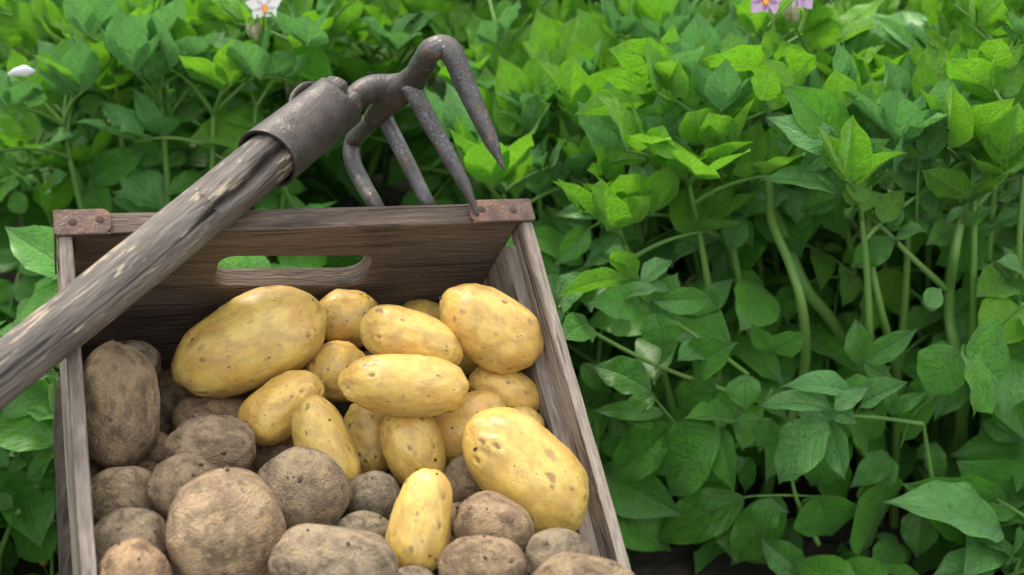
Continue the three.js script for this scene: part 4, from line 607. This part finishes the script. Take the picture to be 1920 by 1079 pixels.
{
  const R = rng(77), spots = [];
  for (let j = 0; j < 6; j++) for (let i = 0; i < 12; i++) { const x = (i - 5.5) * 0.225 + (R() - 0.5) * 0.12 + (j % 2) * 0.1, z = -1.38 - j * 0.17 + (R() - 0.5) * 0.1; if (Math.abs(x) < 0.43 * -z * 1.02 + 0.14) spots.push([x, z]); }
  spots.push([-0.66, -1.0], [-0.84, -0.72], [-0.78, -1.15], [0.98, -0.78], [1.1, -1.05], [0.95, -0.5], [0.30, -1.22], [0.52, -1.24], [0.72, -1.2], [0.14, -1.26], [-0.1, -1.22], [-0.42, -1.25]);  // those past the right edge of view are added for their shade
  const tall = spots.length; let low = false;
  for (let j = 0; j < 3; j++) for (let i = 0; i < 6; i++) spots.push([0.16 + i * 0.15 + 0.05 * (R() - 0.5) + 0.07 * (j % 2), -0.93 - j * 0.12 + 0.04 * (R() - 0.5)]);
  spots.push([0.45, -0.5], [0.7, -0.52], [0.58, -0.3], [0.86, -0.34], [0.36, -0.28], [1.05, -0.6], [0.17, -0.80], [0.26, -0.84], [0.36, -0.82], [0.48, -0.85], [0.60, -0.84], [0.22, -0.92], [0.32, -0.95], [0.42, -0.9], [0.55, -0.92], [-0.56, -0.86], [-0.5, -1.0], [-0.66, -0.74], [-0.3, -1.12], [-0.05, -1.1], [0.08, -1.05]);  // leading entries: unseen plants added near the camera to shade the lower right
  const q = V();
  spots.forEach(([x, z], i) => {
    low = i >= tall; lowLeaf = low;
    const g = (low ? shrubs[i % shrubs.length] : protos[i % protos.length]).clone(), far = z < -1.75, beside = z > -1.3;
    scene.add(g); g.position.set(x, groundHeight(x, z), z); g.rotation.y = R() * 6.283; const s = 0.9 + 0.2 * R(); g.scale.set(s, s, s); g.updateMatrixWorld(true);
    const gone = [], per = []; let own = null;   // a stem that would lose most of its leaves goes as well
    for (const c of g.children) {
      if (c.name === 'stem') { own = { stem: c, all: [], out: 0 }; per.push(own); continue; }
      own.all.push(c);
      if ((z < -1.5 && c.position.y < 0.2)) { gone.push(c); continue; }
      if (c.children.some((l) => [0, 0.5, 1].some((t) => keepOut(q.set(t, 0, 0).applyMatrix4(l.matrixWorld))))) { gone.push(c); own.out++; }
    }
    for (const o of per) if (o.out > (low ? 0.22 : 0.4) * o.all.length) gone.push(o.stem, ...o.all);
    gone.forEach((c) => g.remove(c));
    const lab = low ? ['short leafy potato plant crouching under the taller ones', 'short potato plants in the shade'] : far ? ['leafy potato plant in the soft green mass at the far end of the bed', 'potato plants far back in the bed'] : beside ? ['leafy potato plant filling the shade under the taller plants beside the crate', 'potato plants beside the crate'] : ['leafy potato plant in the row growing behind the crate', 'potato plants behind the crate'];
    if (!g.children.length) { scene.remove(g); return; }
    g.name = numbered('potato_plant');
    g.userData = { label: lab[0], category: 'potato plant', group: lab[1] };
  });
}

// --- flowers
const petalMat = (c, c2, seed) => new THREE.MeshPhysicalMaterial({ map: tex(64, 64, (u, v, o) => { const k = sstep(0.5, 0.0, Math.abs(u - 0.5) * 4) * 0.5 + 0.25 * fbm(u * 8, v * 8, seed, 2); for (let i = 0; i < 3; i++) o[i] = mix(c[i], c2[i], k); }, true, false), roughness: 0.95, transmission: 0.4, thickness: 0, side: THREE.DoubleSide });
const lilac = petalMat([0.62, 0.38, 0.66], [0.78, 0.62, 0.80], 3), white = petalMat([0.80, 0.76, 0.84], [0.86, 0.86, 0.84], 4), anther = new THREE.MeshStandardMaterial({ color: new THREE.Color(0.75, 0.28, 0.02), roughness: 0.6 }), budMat = new THREE.MeshStandardMaterial({ color: new THREE.Color(0.24, 0.25, 0.12), roughness: 0.8 }), stalkMat = stemMat;
const petalGeo = (() => { const g = leafletGeo(91, 10, 4, { fold: -0.15, droop: 0.22, wave: 0.05, wd: 0.40 }); return g; })();
function flower(label, root, centre, face, size, mat, buds = []) {
  const f = thing('potato_flower', label, 'flower', root), o = root, c = centre.clone().sub(o), n = face.clone().normalize(), t = n.clone().cross(UP).normalize(), b = t.clone().cross(n);
  mesh('flower_stalk', sweep([V(0, 0, 0), c.clone().multiplyScalar(0.5).add(V(0.004, 0.004, 0)), c.clone().addScaledVector(n, -0.006)], [0.0022, 0.0018, 0.0012], 14, 6), stalkMat, f);
  for (let k = 0; k < 5; k++) { const a = k / 5 * 6.283 + 0.3, X = t.clone().multiplyScalar(Math.cos(a)).addScaledVector(b, Math.sin(a)).addScaledVector(n, 0.15); placeLeaflet(f, petalGeo, mat, c.clone().addScaledVector(X, 0.0008), X, n, size, 1, 'petal'); }
  const cone = sweep([c.clone().addScaledVector(n, 0.0), c.clone().addScaledVector(n, size * 0.3), c.clone().addScaledVector(n, size * 0.55)], [size * 0.15, size * 0.17, size * 0.06], 8, 8, { rough: 0.2, freq: 300 }); mesh('stamen_cone', cone, anther, f);
  for (const p of buds) { const q = p.clone().sub(o), j = c.clone().multiplyScalar(0.55); mesh('flower_bud', sweep([q.clone().add(V(0, 0.006, 0)), q, q.clone().add(V(0.0005, -0.007, 0.001)), q.clone().add(V(0, -0.011, 0))], [0.002, 0.0042, 0.0036, 0.001], 10, 8), budMat, f); mesh('bud_stalk', sweep([j, q.clone().add(V(0, 0.014, 0)), q.clone().add(V(0, 0.006, 0))], [0.0011, 0.0009, 0.0009], 10, 5), stalkMat, f); }
}
{
  const vw = V(0, 0.5, 0.87);
  flower('lilac potato flower with an orange centre above the tall fan of leaves', onZ(1447, 110, -1.10), onZ(1436, -2, -1.10), V(-0.15, -0.25, 1), 0.019, lilac, [onZ(1479, 22, -1.10), onZ(1492, 24, -1.09)]);
  flower('lilac potato flower beside drooping green buds', onZ(1500, 60, -1.12), onZ(1505, -8, -1.12), V(0.1, 0.5, 1), 0.015, lilac);
  flower('white potato flower with buds above the arching leaf stalk', onZ(478, 110, -1.24), onZ(495, 12, -1.22), V(0.3, -0.45, 1), 0.019, white, [onZ(468, 54, -1.22), onZ(478, 60, -1.21), onZ(484, 52, -1.22)]);
  const fb = thing('potato_flower', 'closed white potato flower nodding sideways on a thin stalk', 'flower', onZ(30, 190, -1.22)), o = fb.position;
  mesh('flower_stalk', sweep([V(0, 0, 0), onZ(15, 150, -1.22).sub(o), onZ(14, 142, -1.22).sub(o)], [0.002, 0.0015, 0.0014], 10, 6), stemMat, fb);
  mesh('petal', sweep([onZ(16, 140, -1.22).sub(o), onZ(30, 135, -1.22).sub(o), onZ(50, 133, -1.22).sub(o), onZ(64, 134, -1.22).sub(o)], [0.002, 0.0045, 0.0062, 0.002], 14, 10, { rough: 0.2 }), white, fb);
  const yb = thing('weed_flower', 'tiny yellow weed flower low in the shade outside the crate', 'flower', onZ(88, 1079, -0.93)), p = yb.position;
  mesh('stalk', sweep([V(0, 0, 0), onZ(84, 1068, -0.93).sub(p), onZ(81, 1058, -0.93).sub(p)], [0.0012, 0.001, 0.001], 8, 5), stemMat, yb);
  mesh('flower_head', sweep([onZ(81, 1060, -0.93).sub(p), onZ(81, 1056, -0.93).sub(p), onZ(81, 1051, -0.93).sub(p)], [0.003, 0.0042, 0.002], 6, 8), new THREE.MeshStandardMaterial({ color: new THREE.Color(0.5, 0.38, 0.05), roughness: 0.8 }), yb);
}

renderer.render(scene, camera);
